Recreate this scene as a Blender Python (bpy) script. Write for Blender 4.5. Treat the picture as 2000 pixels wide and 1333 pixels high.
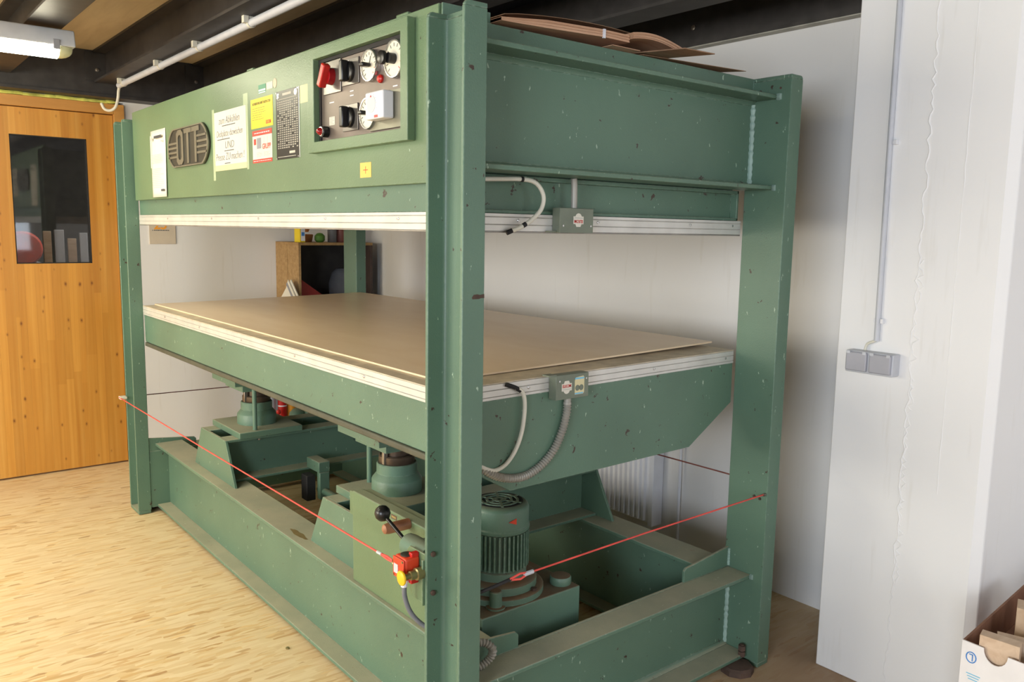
import bpy, bmesh, math, random
from mathutils import Vector, Matrix
random.seed(7)
R = math.radians
SC = bpy.context.scene
COL = SC.collection
for o in list(bpy.data.objects): bpy.data.objects.remove(o)

# ------------------------------------------------------------------ camera, world, lights, exposure
cam_d = bpy.data.cameras.new('camera'); cam = bpy.data.objects.new('camera', cam_d); COL.objects.link(cam)
cam.location = (1.6313, -1.1638, 1.5716)
cam.rotation_euler = (1.4376, -0.0166, 0.8926)
cam_d.sensor_width = 36; cam_d.lens = 1619.93 / 2000 * 36; cam_d.clip_start = .05
SC.camera = cam
SC.view_settings.view_transform = 'Standard'; SC.view_settings.look = 'None'
SC.view_settings.gamma = 1; SC.view_settings.use_curve_mapping = False
SC.view_settings.exposure = 0.1
try:
    SC.cycles.use_denoising = True
    SC.cycles.max_bounces = 8
except Exception: pass
W = bpy.data.worlds.new('world'); SC.world = W; W.use_nodes = True
bg = W.node_tree.nodes['Background']; bg.inputs[0].default_value = (.72, .82, 1, 1); bg.inputs[1].default_value = .9

def area(name, loc, target, sx, sy, power, col):
    d = bpy.data.lights.new(name, 'AREA'); d.shape = 'RECTANGLE'; d.size = sx; d.size_y = sy
    d.energy = power; d.color = col
    o = bpy.data.objects.new(name, d); COL.objects.link(o); o.location = loc
    v = Vector(target) - Vector(loc); o.rotation_euler = v.to_track_quat('-Z', 'Y').to_euler()
    return o
# daylight through the two windows of the room (behind and to the right of the camera), and an added warm fill at left
area('window_light_front', (2.55, -4.35, 1.75), (2.55, 0, 1.75), 2.0, 1.3, 165, (.82, .90, 1))
area('fill_light_left', (-2.0, -4.35, 1.5), (-2.0, 0, 1.45), 2.6, 1.3, 130, (1, .93, .78))  # warm fill added to brighten the table and the front faces
area('window_light_right', (4.55, .3, 1.75), (0, .3, 1.75), 1.6, 1.2, 30, (.84, .91, 1))
TUBE = 38.0            # emission strength of the fluorescent tubes

# ------------------------------------------------------------------ helpers
ORIG = {}
class MB:
    def __init__(s): s.v = []; s.f = []
    def add(s, vs, fs):
        n = len(s.v); s.v += [tuple(p) for p in vs]; s.f += [tuple(i + n for i in f) for f in fs]; return s
    def box(s, x0, x1, y0, y1, z0, z1):
        return s.add([(x, y, z) for x in (x0, x1) for y in (y0, y1) for z in (z0, z1)],
                     [(0, 1, 3, 2), (4, 6, 7, 5), (0, 4, 5, 1), (2, 3, 7, 6), (0, 2, 6, 4), (1, 5, 7, 3)])
    def obox(s, c, u, v, w):
        c, u, v, w = map(Vector, (c, u, v, w))
        return s.add([c + a * u + b * v + d * w for a in (-1, 1) for b in (-1, 1) for d in (-1, 1)],
                     [(0, 1, 3, 2), (4, 6, 7, 5), (0, 4, 5, 1), (2, 3, 7, 6), (0, 2, 6, 4), (1, 5, 7, 3)])
    def prism(s, poly, ax, a, b):
        # poly in the two other axes (order: x->(y,z), y->(x,z), z->(x,y))
        def P(p, t): return {'x': (t, p[0], p[1]), 'y': (p[0], t, p[1]), 'z': (p[0], p[1], t)}[ax]
        n = len(poly)
        vs = [P(p, a) for p in poly] + [P(p, b) for p in poly]
        fs = [tuple(range(n)), tuple(range(2 * n - 1, n - 1, -1))]
        fs += [(i, i + n, (i + 1) % n + n, (i + 1) % n) for i in range(n)]
        return s.add(vs, fs)
    def rings(s, rings, cap=True):
        n = len(rings[0]); vs = [p for r in rings for p in r]; fs = []
        for k in range(len(rings) - 1):
            for i in range(n):
                j = (i + 1) % n; fs.append((k * n + i, k * n + j, (k + 1) * n + j, (k + 1) * n + i))
        if cap:
            fs.append(tuple(range(n - 1, -1, -1))); fs.append(tuple((len(rings) - 1) * n + i for i in range(n)))
        return s.add(vs, fs)
    def tube(s, path, r, n=10):
        path = [Vector(p) for p in path]; rs = r if isinstance(r, (list, tuple)) else [r] * len(path)
        rings = []; up = None
        for i, p in enumerate(path):
            t = (path[min(i + 1, len(path) - 1)] - path[max(i - 1, 0)]).normalized()
            if up is None:
                up = Vector((0, 0, 1)) if abs(t.z) < .9 else Vector((1, 0, 0))
            a = t.cross(up).normalized(); b = a.cross(t).normalized(); up = b
            rings.append([p + rs[i] * (math.cos(2 * math.pi * k / n) * a + math.sin(2 * math.pi * k / n) * b) for k in range(n)])
        return s.rings(rings)
    def lathe(s, c, prof, n=24, axis='z'):
        # prof: list of (radius, height along axis)
        c = Vector(c); rings = []
        for r, h in prof:
            ring = []
            for k in range(n):
                a = 2 * math.pi * k / n; u, v = r * math.cos(a), r * math.sin(a)
                d = {'z': (u, v, h), 'x': (h, u, v), 'y': (u, h, v)}[axis]
                ring.append(c + Vector(d))
            rings.append(ring)
        return s.rings(rings)
    def grid(s, fn, nu, nv, thick=0):
        vs = [fn(i / nu, j / nv) for i in range(nu + 1) for j in range(nv + 1)]
        q = lambda i, j: i * (nv + 1) + j
        fs = [(q(i, j), q(i + 1, j), q(i + 1, j + 1), q(i, j + 1)) for i in range(nu) for j in range(nv)]
        if thick:
            m = len(vs); vs += [(p[0], p[1], p[2] - thick) for p in vs]
            fs += [tuple(k + m for k in reversed(f)) for f in list(fs)]
            edge = [q(i, 0) for i in range(nu)] + [q(nu, j) for j in range(nv)] + [q(i, nv) for i in range(nu, 0, -1)] + [q(0, j) for j in range(nv, 0, -1)]
            for k in range(len(edge)):
                a, b = edge[k], edge[(k + 1) % len(edge)]; fs.append((b, a, a + m, b + m))
        return s.add(vs, fs)
    def build(s, name, mat, parent=None, bevel=0, seg=2, smooth=35, origin=None, kind=None):
        if parent is not None: og = ORIG[parent.name]
        elif origin is not None: og = Vector(origin)
        else:
            xs = list(zip(*s.v)); og = Vector(((min(xs[0]) + max(xs[0])) / 2, (min(xs[1]) + max(xs[1])) / 2, min(xs[2])))
        me = bpy.data.meshes.new(name)
        me.from_pydata([tuple(Vector(p) - og) for p in s.v], [], s.f); me.update()
        bm = bmesh.new(); bm.from_mesh(me); bmesh.ops.recalc_face_normals(bm, faces=bm.faces); bm.to_mesh(me); bm.free()
        if smooth:
            for p in me.polygons: p.use_smooth = True
            me.set_sharp_from_angle(angle=R(smooth))
        me.materials.append(mat)
        o = bpy.data.objects.new(name, me); COL.objects.link(o)
        if parent is not None: o.parent = parent
        else: o.location = og
        ORIG[o.name] = og
        if bevel:
            b = o.modifiers.new('bevel', 'BEVEL'); b.width = bevel; b.segments = seg; b.limit_method = 'ANGLE'; b.angle_limit = R(40)
        if kind: o['kind'] = kind
        return o
def empty(name, loc, label=None, cat=None, group=None, kind=None):
    o = bpy.data.objects.new(name, None); COL.objects.link(o); o.location = loc; ORIG[o.name] = Vector(loc)
    o.empty_display_size = .05
    tag(o, label, cat, group, kind); return o
def tag(o, label=None, cat=None, group=None, kind=None):
    if label: o['label'] = label
    if cat: o['category'] = cat
    if group: o['group'] = group
    if kind: o['kind'] = kind
    return o
def inst(src, loc, parent=None):
    """linked copy of a part; loc = shift in world axes"""
    c = src.copy(); COL.objects.link(c)
    if parent is not None: c.parent = parent
    c.location = Vector(src.location) + Vector(loc); ORIG[c.name] = ORIG[src.name]
    return c
def copy_tree(o, loc, label=None, parent=None):
    c = o.copy(); COL.objects.link(c)
    if parent is None: c.location = loc
    else: c.parent = parent
    ORIG[c.name] = Vector(loc) if loc is not None else ORIG[o.name]
    if label: c['label'] = label
    for ch in list(o.children): copy_tree(ch, None, None, c)
    return c
def text(name, s, size, loc, mat, parent, face='y', flip=False, align='CENTER', shear=0, sx=1.0, ext=.0002, bold=0):
    cu = bpy.data.curves.new(name, 'FONT'); cu.body = s; cu.size = size; cu.align_x = align; cu.align_y = 'CENTER'
    cu.extrude = ext; cu.shear = shear; cu.offset = bold; cu.resolution_u = 3
    cu.materials.append(mat)
    tmp = bpy.data.objects.new(name, cu); COL.objects.link(tmp)
    me = bpy.data.meshes.new_from_object(tmp.evaluated_get(bpy.context.evaluated_depsgraph_get())); bpy.data.objects.remove(tmp)
    me.materials.clear(); me.materials.append(mat)
    o = bpy.data.objects.new(name, me); COL.objects.link(o); o.parent = parent
    o.location = Vector(loc) - ORIG[parent.name]
    rz = {'y': 0, 'x': R(90)}[face]
    m = Matrix.Rotation(rz, 4, 'Z') @ Matrix.Rotation(R(90), 4, 'X')
    if flip: m = m @ Matrix.Rotation(R(180), 4, 'Z')
    o.rotation_euler = m.to_euler(); o.scale = (sx, 1, 1)
    return o

# ------------------------------------------------------------------ materials
def lin(r, g, b):
    f = lambda c: (c / 255 / 12.92) if c / 255 <= .04045 else ((c / 255 + .055) / 1.055) ** 2.4
    return (f(r), f(g), f(b), 1)
class NT:
    def __init__(s, name):
        s.m = bpy.data.materials.new(name); s.m.use_nodes = True; s.t = s.m.node_tree; s.N = s.t.nodes; s.L = s.t.links
        s.b = s.N['Principled BSDF']
    def n(s, ty, **kw):
        x = s.N.new(ty)
        for k, v in kw.items():
            if k.startswith('i_'):
                key = k[2:]; key = int(key) if key.isdigit() else key
                if hasattr(v, 'is_linked') or isinstance(v, bpy.types.NodeSocket): s.L.new(v, x.inputs[key])
                else: x.inputs[key].default_value = v
            else: setattr(x, k, v)
        return x
    def coord(s, scale=(1, 1, 1), rot=(0, 0, 0), obj=True):
        g = s.n('ShaderNodeNewGeometry').outputs['Position']
        mp = s.n('ShaderNodeMapping'); s.L.new(g, mp.inputs[0]); mp.inputs['Scale'].default_value = scale; mp.inputs['Rotation'].default_value = rot
        return mp.outputs[0]
    def noise(s, vec, scale, detail=3, rough=.5, dist=0):
        x = s.n('ShaderNodeTexNoise'); s.L.new(vec, x.inputs['Vector']); x.inputs['Scale'].default_value = scale
        x.inputs['Detail'].default_value = detail; x.inputs['Roughness'].default_value = rough; x.inputs['Distortion'].default_value = dist
        return x.outputs[0]
    def ramp(s, fac, stops, interp='LINEAR'):
        x = s.n('ShaderNodeValToRGB'); s.L.new(fac, x.inputs[0]); r = x.color_ramp; r.interpolation = interp
        while len(r.elements) < len(stops): r.elements.new(.5)
        for e, (p, c) in zip(r.elements, stops): e.position = p; e.color = c if len(c) == 4 else (*c, 1)
        return x.outputs[0]
    def mix(s, fac, a, b, mode='MIX'):
        x = s.n('ShaderNodeMix', data_type='RGBA', blend_type=mode)
        for sock, v in ((x.inputs[0], fac), (x.inputs[6], a), (x.inputs[7], b)):
            if isinstance(v, bpy.types.NodeSocket): s.L.new(v, sock)
            else: sock.default_value = v
        return x.outputs[2]
    def math(s, op, a, b=0.0):
        x = s.n('ShaderNodeMath', operation=op)
        for sock, v in ((x.inputs[0], a), (x.inputs[1], b)):
            if isinstance(v, bpy.types.NodeSocket): s.L.new(v, sock)
            else: sock.default_value = v
        return x.outputs[0]
    def color(s, c):
        if isinstance(c, bpy.types.NodeSocket): s.L.new(c, s.b.inputs['Base Color'])
        else: s.b.inputs['Base Color'].default_value = c
    def rough(s, v):
        if isinstance(v, bpy.types.NodeSocket): s.L.new(v, s.b.inputs['Roughness'])
        else: s.b.inputs['Roughness'].default_value = v
    def bump(s, h, strength=.2, dist=.002):
        x = s.n('ShaderNodeBump'); s.L.new(h, x.inputs['Height']); x.inputs['Strength'].default_value = strength; x.inputs['Distance'].default_value = dist
        s.L.new(x.outputs[0], s.b.inputs['Normal'])
def plain(name, c, rough=.5, metal=0, var=.06, bump=0, bscale=200, spec=.5):
    t = NT(name); v = t.coord(); nz = t.noise(v, 14, 4)
    lo = tuple(max(0, x * (1 - var * 2)) for x in c[:3]); hi = tuple(min(1, x * (1 + var * 2)) for x in c[:3])
    t.color(t.ramp(nz, [(.3, lo), (.7, hi)])); t.rough(rough); t.b.inputs['Metallic'].default_value = metal
    t.b.inputs['Specular IOR Level'].default_value = spec
    if bump: t.bump(t.noise(v, bscale, 2), bump, .001)
    return t.m
def emis(name, c, strength):
    t = NT(name); t.color(c); t.b.inputs['Emission Color'].default_value = c; t.b.inputs['Emission Strength'].default_value = strength
    t.rough(.4); return t.m
def green_paint(name, c, dust=.8, chips=.638, dustcol=(184, 175, 150), rough=.42):
    t = NT(name); v = t.coord()
    base = t.mix(t.ramp(t.noise(v, 2.3, 4), [(.3, (0, 0, 0)), (.7, (1, 1, 1))]), tuple(x * .88 for x in c[:3]) + (1,), tuple(x * 1.1 for x in c[:3]) + (1,))
    # rust and knocked-off paint
    ch = t.noise(v, 26, 5, .62); base = t.mix(t.ramp(ch, [(chips + .035, (0, 0, 0)), (chips + .05, (1, 1, 1))]), base, lin(66, 50, 42))
    ch2 = t.noise(t.coord((1, 1, .4), (.3, .5, .2)), 60, 3, .6); base = t.mix(t.ramp(ch2, [(chips + .06, (0, 0, 0)), (chips + .08, (1, 1, 1))]), base, lin(165, 185, 165))
    # paint rubbed pale along the edges
    bv = t.n('ShaderNodeBevel'); bv.samples = 4; bv.inputs['Radius'].default_value = .004
    dt = t.n('ShaderNodeVectorMath', operation='DOT_PRODUCT'); t.L.new(bv.outputs[0], dt.inputs[0]); t.L.new(t.n('ShaderNodeNewGeometry').outputs['Normal'], dt.inputs[1])
    ew = t.math('MULTIPLY', t.ramp(dt.outputs['Value'], [(.90, (1, 1, 1)), (.985, (0, 0, 0))]), t.ramp(t.noise(v, 60, 4), [(.44, (0, 0, 0)), (.60, (.5, .5, .5))]))
    base = t.mix(ew, base, lin(178, 196, 180))
    # dust lying on what faces up
    sep = t.n('ShaderNodeSeparateXYZ'); t.L.new(t.n('ShaderNodeNewGeometry').outputs['Normal'], sep.inputs[0])
    up = t.ramp(sep.outputs[2], [(.55, (0, 0, 0)), (.95, (1, 1, 1))])
    dn = t.ramp(t.noise(v, 5, 5, .6), [(.25, (.55, .55, .55)), (.7, (1, 1, 1))])
    f = t.math('MULTIPLY', t.math('MULTIPLY', up, dn), dust)
    base = t.mix(f, base, lin(*dustcol)); t.color(base)
    t.rough(t.math('ADD', t.math('MULTIPLY', f, .5), rough))
    t.bump(t.noise(v, 210, 2), .45, .0012)
    return t.m
M = {}
GC = lin(92, 120, 101)
M['green'] = green_paint('green_hammer_paint', GC)
M['green_clean'] = green_paint('green_panel_paint', lin(102, 126, 94), dust=.5, chips=.70, rough=.37)
M['mint'] = plain('mint_weld', lin(150, 174, 164), .45, 0, .08, .5, 120)
M['green_dark'] = green_paint('green_motor_paint', lin(92, 122, 104), dust=.5, chips=.72, dustcol=(120, 96, 74))
M['tank'] = green_paint('tank_paint', lin(96, 124, 106), dust=1, chips=.7, dustcol=(112, 84, 60))
M['alu'] = plain('aluminium_profile', lin(214, 212, 206), .38, .35, .04)
M['alu_dk'] = plain('aluminium_sheet', lin(150, 146, 140), .45, .5, .08)
M['ledge'] = plain('dusty_platen_sheet', lin(206, 192, 168), .5, .05, .1)
M['pack'] = plain('lit_underside_pale', lin(176, 172, 160), .7, 0, .1)  # pale colour stands for light on the girder underside
M['steel_dk'] = plain('dark_beam_steel', lin(52, 49, 48), .5, .0, .15, .1, 90)
M['rust'] = plain('rusty_steel', lin(84, 66, 56), .8, .1, .2, .4, 140)
M['chrome'] = plain('chrome', lin(205, 205, 205), .18, .9, .03)
M['steel'] = plain('bare_steel', lin(140, 132, 122), .35, .8, .1)
M['brown_steel'] = plain('oily_steel', lin(92, 78, 66), .35, .5, .15)
M['brass'] = plain('brass', lin(150, 138, 96), .35, .7, .1)
M['black'] = plain('black_plastic', lin(22, 22, 23), .3, 0, .1)
M['black_matt'] = plain('black_rubber', lin(34, 32, 32), .75, 0, .1)
M['red'] = plain('red_plastic', lin(190, 36, 30), .35, 0, .08)
M['red_dk'] = plain('red_lens', lin(150, 20, 26), .2, 0, .08)
M['redorange'] = plain('orange_red_paint', lin(214, 66, 36), .4, 0, .08)
M['cord'] = plain('red_cord', lin(226, 84, 74), .6, 0, .1)
M['cord_dk'] = plain('dark_red_cord', lin(112, 62, 54), .7, 0, .1)
M['yellow'] = plain('yellow_plastic', lin(238, 190, 30), .35, 0, .04)
M['white'] = plain('white_plastic', lin(226, 226, 230), .4, 0, .02)
M['cream'] = plain('cream_plastic', lin(216, 212, 196), .5, 0, .03)
M['grey'] = plain('grey_plastic', lin(142, 142, 148), .45, 0, .03)
M['lgrey'] = plain('light_grey_plastic', lin(196, 198, 204), .45, 0, .03)
M['cable_grey'] = plain('grey_cable', lin(112, 114, 118), .55, 0, .04)
M['box_grey'] = plain('grey_green_box', lin(112, 120, 104), .4, 0, .06, .1, 150)
M['flex'] = plain('metal_flex_hose', lin(158, 154, 144), .45, .15, .06)
M['paper'] = plain('white_paper', lin(220, 215, 200), .7, 0, .015)
M['paper_y'] = plain('yellow_sticker', lin(228, 200, 20), .45, 0, .01)
M['paper_g'] = plain('green_sticker', lin(24, 128, 92), .45, 0, .02)
M['paper_r'] = plain('red_print', lin(206, 62, 44), .5, 0, .02)
M['paper_o'] = plain('orange_sticker', lin(240, 190, 96), .5, 0, .02)
M['paper_b'] = plain('beige_sticker', lin(214, 204, 160), .5, 0, .02)
M['figs'] = plain('chart_figures', lin(186, 182, 170), .6, 0, .1)
M['lip'] = plain('dusty_grey_lip', lin(76, 76, 62), .6, 0, .1)
M['lid'] = plain('socket_lid', lin(168, 168, 176), .45, 0, .02)
M['pencil'] = plain('pencil_ink', lin(112, 112, 118), .7, 0, .03)
M['ink'] = plain('dark_ink', lin(70, 70, 74), .7, 0, .05)
M['ink_l'] = plain('pale_ink', lin(168, 166, 160), .7, 0, .03)
M['blue'] = plain('blue_print', lin(64, 130, 200), .6, 0, .02)
M['skyblue'] = plain('light_blue_print', lin(120, 190, 220), .6, 0, .02)
M['orange'] = plain('orange_print', lin(238, 160, 50), .6, 0, .02)
M['dial'] = plain('dial_face', lin(226, 220, 200), .35, 0, .02)
M['plate_blk'] = plain('black_anodised_plate', lin(20, 20, 20), .35, .3, .1)
M['plate_steel'] = plain('brushed_control_plate', lin(116, 106, 100), .42, .6, .05)
M['switch_plate'] = plain('switch_plate', lin(120, 116, 112), .3, .7, .05)
M['badge_dk'] = plain('badge_ground', lin(64, 62, 54), .5, .4, .1)
M['badge_lt'] = plain('badge_raised_metal', lin(132, 130, 116), .4, .6, .06)
M['rad'] = plain('radiator_enamel', lin(234, 236, 244), .35, 0, .02)
M['foam'] = plain('yellow_foam', lin(196, 196, 96), .9, 0, .2, .8, 60)

def wall_mat(name, c, streak=.05):
    t = NT(name); v = t.coord(); a = t.noise(v, 1.7, 4); d = t.noise(t.coord((9, 9, .8)), 3, 4)
    col = t.mix(t.ramp(a, [(.3, (0, 0, 0)), (.75, (1, 1, 1))]), tuple(x * (1 - streak) for x in c[:3]) + (1,), c)
    col = t.mix(t.ramp(d, [(.62, (0, 0, 0)), (.8, (.35, .35, .35))]), col, lin(206, 200, 188))
    t.color(col); t.rough(.75); t.bump(t.math('ADD', t.noise(v, 60, 4), t.math('MULTIPLY', d, .8)), .18, .002); return t.m
M['wall'] = wall_mat('white_plaster', lin(232, 230, 228))
M['pillar'] = wall_mat('white_painted_concrete', lin(240, 239, 238), .03)
def osb():
    t = NT('osb_board')
    def layer(sx, sy, rot, seed):
        v = t.coord((sx, sy, 1), (0, 0, rot)); nz = t.n('ShaderNodeTexNoise'); t.L.new(t.coord((6, 6, 6)), nz.inputs['Vector']); nz.inputs['Scale'].default_value = 2.2
        vm = t.n('ShaderNodeVectorMath', operation='MULTIPLY_ADD'); t.L.new(nz.outputs[1], vm.inputs[0]); vm.inputs[1].default_value = (.9, .9, 0); t.L.new(v, vm.inputs[2])
        ad = t.n('ShaderNodeVectorMath', operation='ADD'); t.L.new(vm.outputs[0], ad.inputs[0]); ad.inputs[1].default_value = (seed, seed * 1.7, 0)
        vo = t.n('ShaderNodeTexVoronoi', voronoi_dimensions='2D'); t.L.new(ad.outputs[0], vo.inputs['Vector']); vo.inputs['Scale'].default_value = 1
        sp = t.n('ShaderNodeSeparateColor'); t.L.new(vo.outputs['Color'], sp.inputs[0]); return sp.outputs[0], sp.outputs[1]
    a, _ = layer(75, 10, .1, 0); b, bm_ = layer(60, 13, -.5, 5.3); c2, cm = layer(80, 16, .95, 9.1)
    pal = [(0, lin(218, 190, 142)), (.35, lin(228, 204, 158)), (.7, lin(234, 213, 172)), (.94, lin(222, 192, 140)), (1, lin(196, 156, 100))]
    col = t.ramp(a, pal); col = t.mix(t.ramp(bm_, [(.5, (0, 0, 0)), (.56, (1, 1, 1))]), col, t.ramp(b, pal))
    col = t.mix(t.ramp(cm, [(.82, (0, 0, 0)), (.86, (.8, .8, .8))]), col, t.ramp(c2, [(0, lin(196, 150, 92)), (.6, lin(232, 200, 142)), (1, lin(168, 120, 68))]))
    g = t.noise(t.coord((160, 12, 1)), 1, 4, .6); col = t.mix(.25, col, t.ramp(g, [(.3, lin(160, 122, 76)), (.7, lin(240, 220, 176))]), 'MULTIPLY') if False else t.mix(t.ramp(g, [(.55, (0, 0, 0)), (.8, (.35, .35, .35))]), col, lin(204, 164, 108))
    # saw dust and grime tramped in near the machine
    dz = t.ramp(t.noise(t.coord(), 1.1, 5, .6), [(.4, (0, 0, 0)), (.75, (.75, .75, .75))]); col = t.mix(dz, col, lin(222, 198, 160))
    # floor colour turns browner along the pier and the right end of the machine
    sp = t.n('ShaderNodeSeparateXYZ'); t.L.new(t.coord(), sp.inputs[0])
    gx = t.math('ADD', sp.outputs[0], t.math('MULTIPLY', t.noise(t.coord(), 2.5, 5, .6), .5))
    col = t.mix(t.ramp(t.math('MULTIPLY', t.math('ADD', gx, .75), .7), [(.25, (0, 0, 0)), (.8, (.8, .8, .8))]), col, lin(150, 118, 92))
    t.color(col); t.rough(.6); t.bump(t.math('ADD', a, g), .08, .001); return t.m
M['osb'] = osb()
def wood(name, stops, axis_scale, rot=(0, 0, 0), rough=.5, knots=False, rnd=.25):
    t = NT(name); v = t.coord(axis_scale, rot); g = t.noise(v, 1, 5, .55, .6); col = t.ramp(g, stops)
    oi = t.n('ShaderNodeObjectInfo'); col = t.mix(1.0, col, t.ramp(oi.outputs['Random'], [(0, (1 - rnd, 1 - rnd * 1.25, 1 - rnd * 1.6)), (1, (1, 1, 1))]), 'MULTIPLY')
    if knots:
        sx = t.n('ShaderNodeSeparateXYZ'); t.L.new(t.coord((1, 15, 8.5)), sx.inputs[0]); cb = t.n('ShaderNodeCombineXYZ'); t.L.new(sx.outputs[1], cb.inputs[0]); t.L.new(sx.outputs[2], cb.inputs[1]); vo = t.n('ShaderNodeTexVoronoi', voronoi_dimensions='2D'); t.L.new(cb.outputs[0], vo.inputs['Vector']); vo.inputs['Scale'].default_value = 1.0; vo.inputs['Randomness'].default_value = 1
        cs = t.n('ShaderNodeSeparateColor'); t.L.new(vo.outputs['Color'], cs.inputs[0]); gate = t.math('ADD', t.math('MULTIPLY', t.math('LESS_THAN', cs.outputs[0], .66), .5), t.math('MULTIPLY', cs.outputs[1], .08)); d = t.math('ADD', t.math('ADD', vo.outputs['Distance'], t.math('MULTIPLY', t.noise(t.coord((1,1,.5)), 40, 2), .12)), gate)
        col = t.mix(t.ramp(d, [(.12, (.85, .85, .85)), (.15, (.4, .4, .4)), (.24, (0, 0, 0))]), col, lin(110, 60, 24))
    t.color(col); t.rough(rough); return t.m
M['pine'] = wood('lacquered_pine', [(.25, lin(194, 132, 52)), (.55, lin(208, 150, 66)), (.8, lin(220, 168, 86))], (26, 26, .7), rough=.38, knots=True, rnd=.2)
M['frame_wood'] = wood('lacquered_frame', [(.25, lin(186, 128, 62)), (.7, lin(208, 152, 80))], (14, 2, 14), rough=.4, rnd=.05)
M['ply'] = wood('ceiling_plywood', [(.25, lin(188, 172, 144)), (.7, lin(210, 196, 168))], (2, 14, 2), rough=.6, rnd=.08)
M['board'] = wood('hardboard_sheet', [(.25, lin(238, 210, 172)), (.7, lin(246, 222, 188))], (3, 9, 3), rough=.30, rnd=.02)
M['board_edge'] = wood('board_edge', [(.25, lin(140, 96, 58)), (.7, lin(176, 130, 84))], (8, 8, 30), rough=.7)
M['veneer'] = wood('veneer', [(.25, lin(186, 138, 108)), (.7, lin(214, 172, 140))], (30, 3, 60), rough=.6, rnd=.2)
M['veneer_dk'] = wood('veneer_brown', [(.25, lin(124, 92, 66)), (.7, lin(152, 118, 88))], (30, 3, 60), rough=.6, rnd=.15)
M['beech'] = wood('beech_offcut', [(.25, lin(196, 166, 138)), (.7, lin(222, 198, 172))], (30, 6, 30), rough=.6, rnd=.25)
M['handle'] = wood('worn_handle', [(.25, lin(128, 80, 54)), (.7, lin(170, 118, 84))], (20, 8, 20), rough=.5, rnd=.05)
M['chip'] = wood('chipboard', [(.3, lin(150, 116, 72)), (.7, lin(178, 146, 98))], (50, 50, 50), rough=.65, rnd=.1)
M['card'] = plain('brown_cardboard', lin(132, 92, 70), .8, 0, .08)
M['card_w'] = plain('white_print_cardboard', lin(232, 228, 226), .6, 0, .02)
def glass():
    t = NT('door_glass'); t.color((.9, .93, .92, 1)); t.rough(.03); t.b.inputs['Transmission Weight'].default_value = 1; t.b.inputs['IOR'].default_value = 1.45; return t.m
M['glass'] = glass()
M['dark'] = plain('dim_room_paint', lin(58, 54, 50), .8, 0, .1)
M['tube'] = emis('lit_tube_diffuser', (1, .93, .70, 1), TUBE)
M['clear'] = plain('clear_lens_end', lin(214, 214, 176), .2, 0, .03)

# ------------------------------------------------------------------ room shell
XL, YB = -4.13, 1.955          # left wall face, back wall face
DY0, DY1, DZ = -1.02, .299, 2.325   # door opening
b = MB(); b.box(XL - .2, XL, DY1, YB + .2, 0, 2.75); b.box(XL - .2, XL, -4.6, DY0, 0, 2.75); b.box(XL - .2, XL, DY0, DY1, DZ, 2.75)
b.build('wall_left', M['wall'], kind='structure', smooth=0)
b = MB(); b.box(XL, 4.6, YB, YB + .2, 0, 2.75); b.build('wall_back', M['wall'], kind='structure', smooth=0)
# painted concrete pier on the right with chamfered corner
b = MB(); b.prism([(.108, 1.538), (.603, 1.538), (.632, 1.56), (.632, YB), (.108, YB)], 'z', 0, 2.75)
pier = b.build('wall_pier', M['pillar'], kind='structure', bevel=.004)
def ridge(name, x0, zs, amp, rad, n):
    b = MB(); pts = []; rs = []
    for i in range(n):
        z = zs[0] + (zs[1] - zs[0]) * i / (n - 1)
        pts.append((x0 + random.uniform(-amp, amp), 1.538, z)); rs.append(rad * random.uniform(.5, 1.5))
    b.tube(pts, rs, 6); return b.build(name, M['pillar'], pier)
ridge('plaster_ridge', .368, (.02, 2.6), .007, .0026, 140)
ridge('plaster_ridge', .376, (.4, 1.5), .012, .002, 90)
ridge('plaster_ridge', .485, (.75, 2.5), .0015, .0013, 50)
# front and right walls (behind the camera) with a window each, plus an added one for the left fill
b = MB(); b.box(XL, -3.35, -4.6, -4.4, 0, 2.75); b.box(-.65, 1.55, -4.6, -4.4, 0, 2.75); b.box(-3.35, -.65, -4.6, -4.4, 0, .82); b.box(-3.35, -.65, -4.6, -4.4, 2.2, 2.75); b.box(3.55, 4.8, -4.6, -4.4, 0, 2.75); b.box(1.55, 3.55, -4.6, -4.4, 0, 1.1); b.box(1.55, 3.55, -4.6, -4.4, 2.4, 2.75)
b.build('wall_front', M['wall'], kind='structure', smooth=0)
b = MB(); b.box(4.6, 4.8, -4.4, -.5, 0, 2.75); b.box(4.6, 4.8, 1.1, YB + .2, 0, 2.75); b.box(4.6, 4.8, -.5, 1.1, 0, 1.15); b.box(4.6, 4.8, -.5, 1.1, 2.35, 2.75)
b.build('wall_right', M['wall'], kind='structure', smooth=0)
def window(name, c, half, ax, z0=1.1, z1=2.4):
    b = MB(); x0, x1 = c - half, c + half
    for a0, a1, zz0, zz1 in ((x0, x1, z0, z0 + .06), (x0, x1, z1 - .06, z1), (x0, x0 + .06, z0, z1), (x1 - .06, x1, z0, z1), (c - .03, c + .03, z0, z1)):
        if ax == 'y': b.box(a0, a1, -4.52, -4.46, zz0, zz1)
        else: b.box(4.66, 4.72, a0, a1, zz0 + .05, zz1 - .05)
    return b.build(name, M['white'], kind='structure')
window('window_1', 2.55, 1.0, 'y'); window('window_2', .3, .8, 'x'); window('added_window', -2.0, 1.35, 'y', .82, 2.2)  # the last one is added around the left fill
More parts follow.
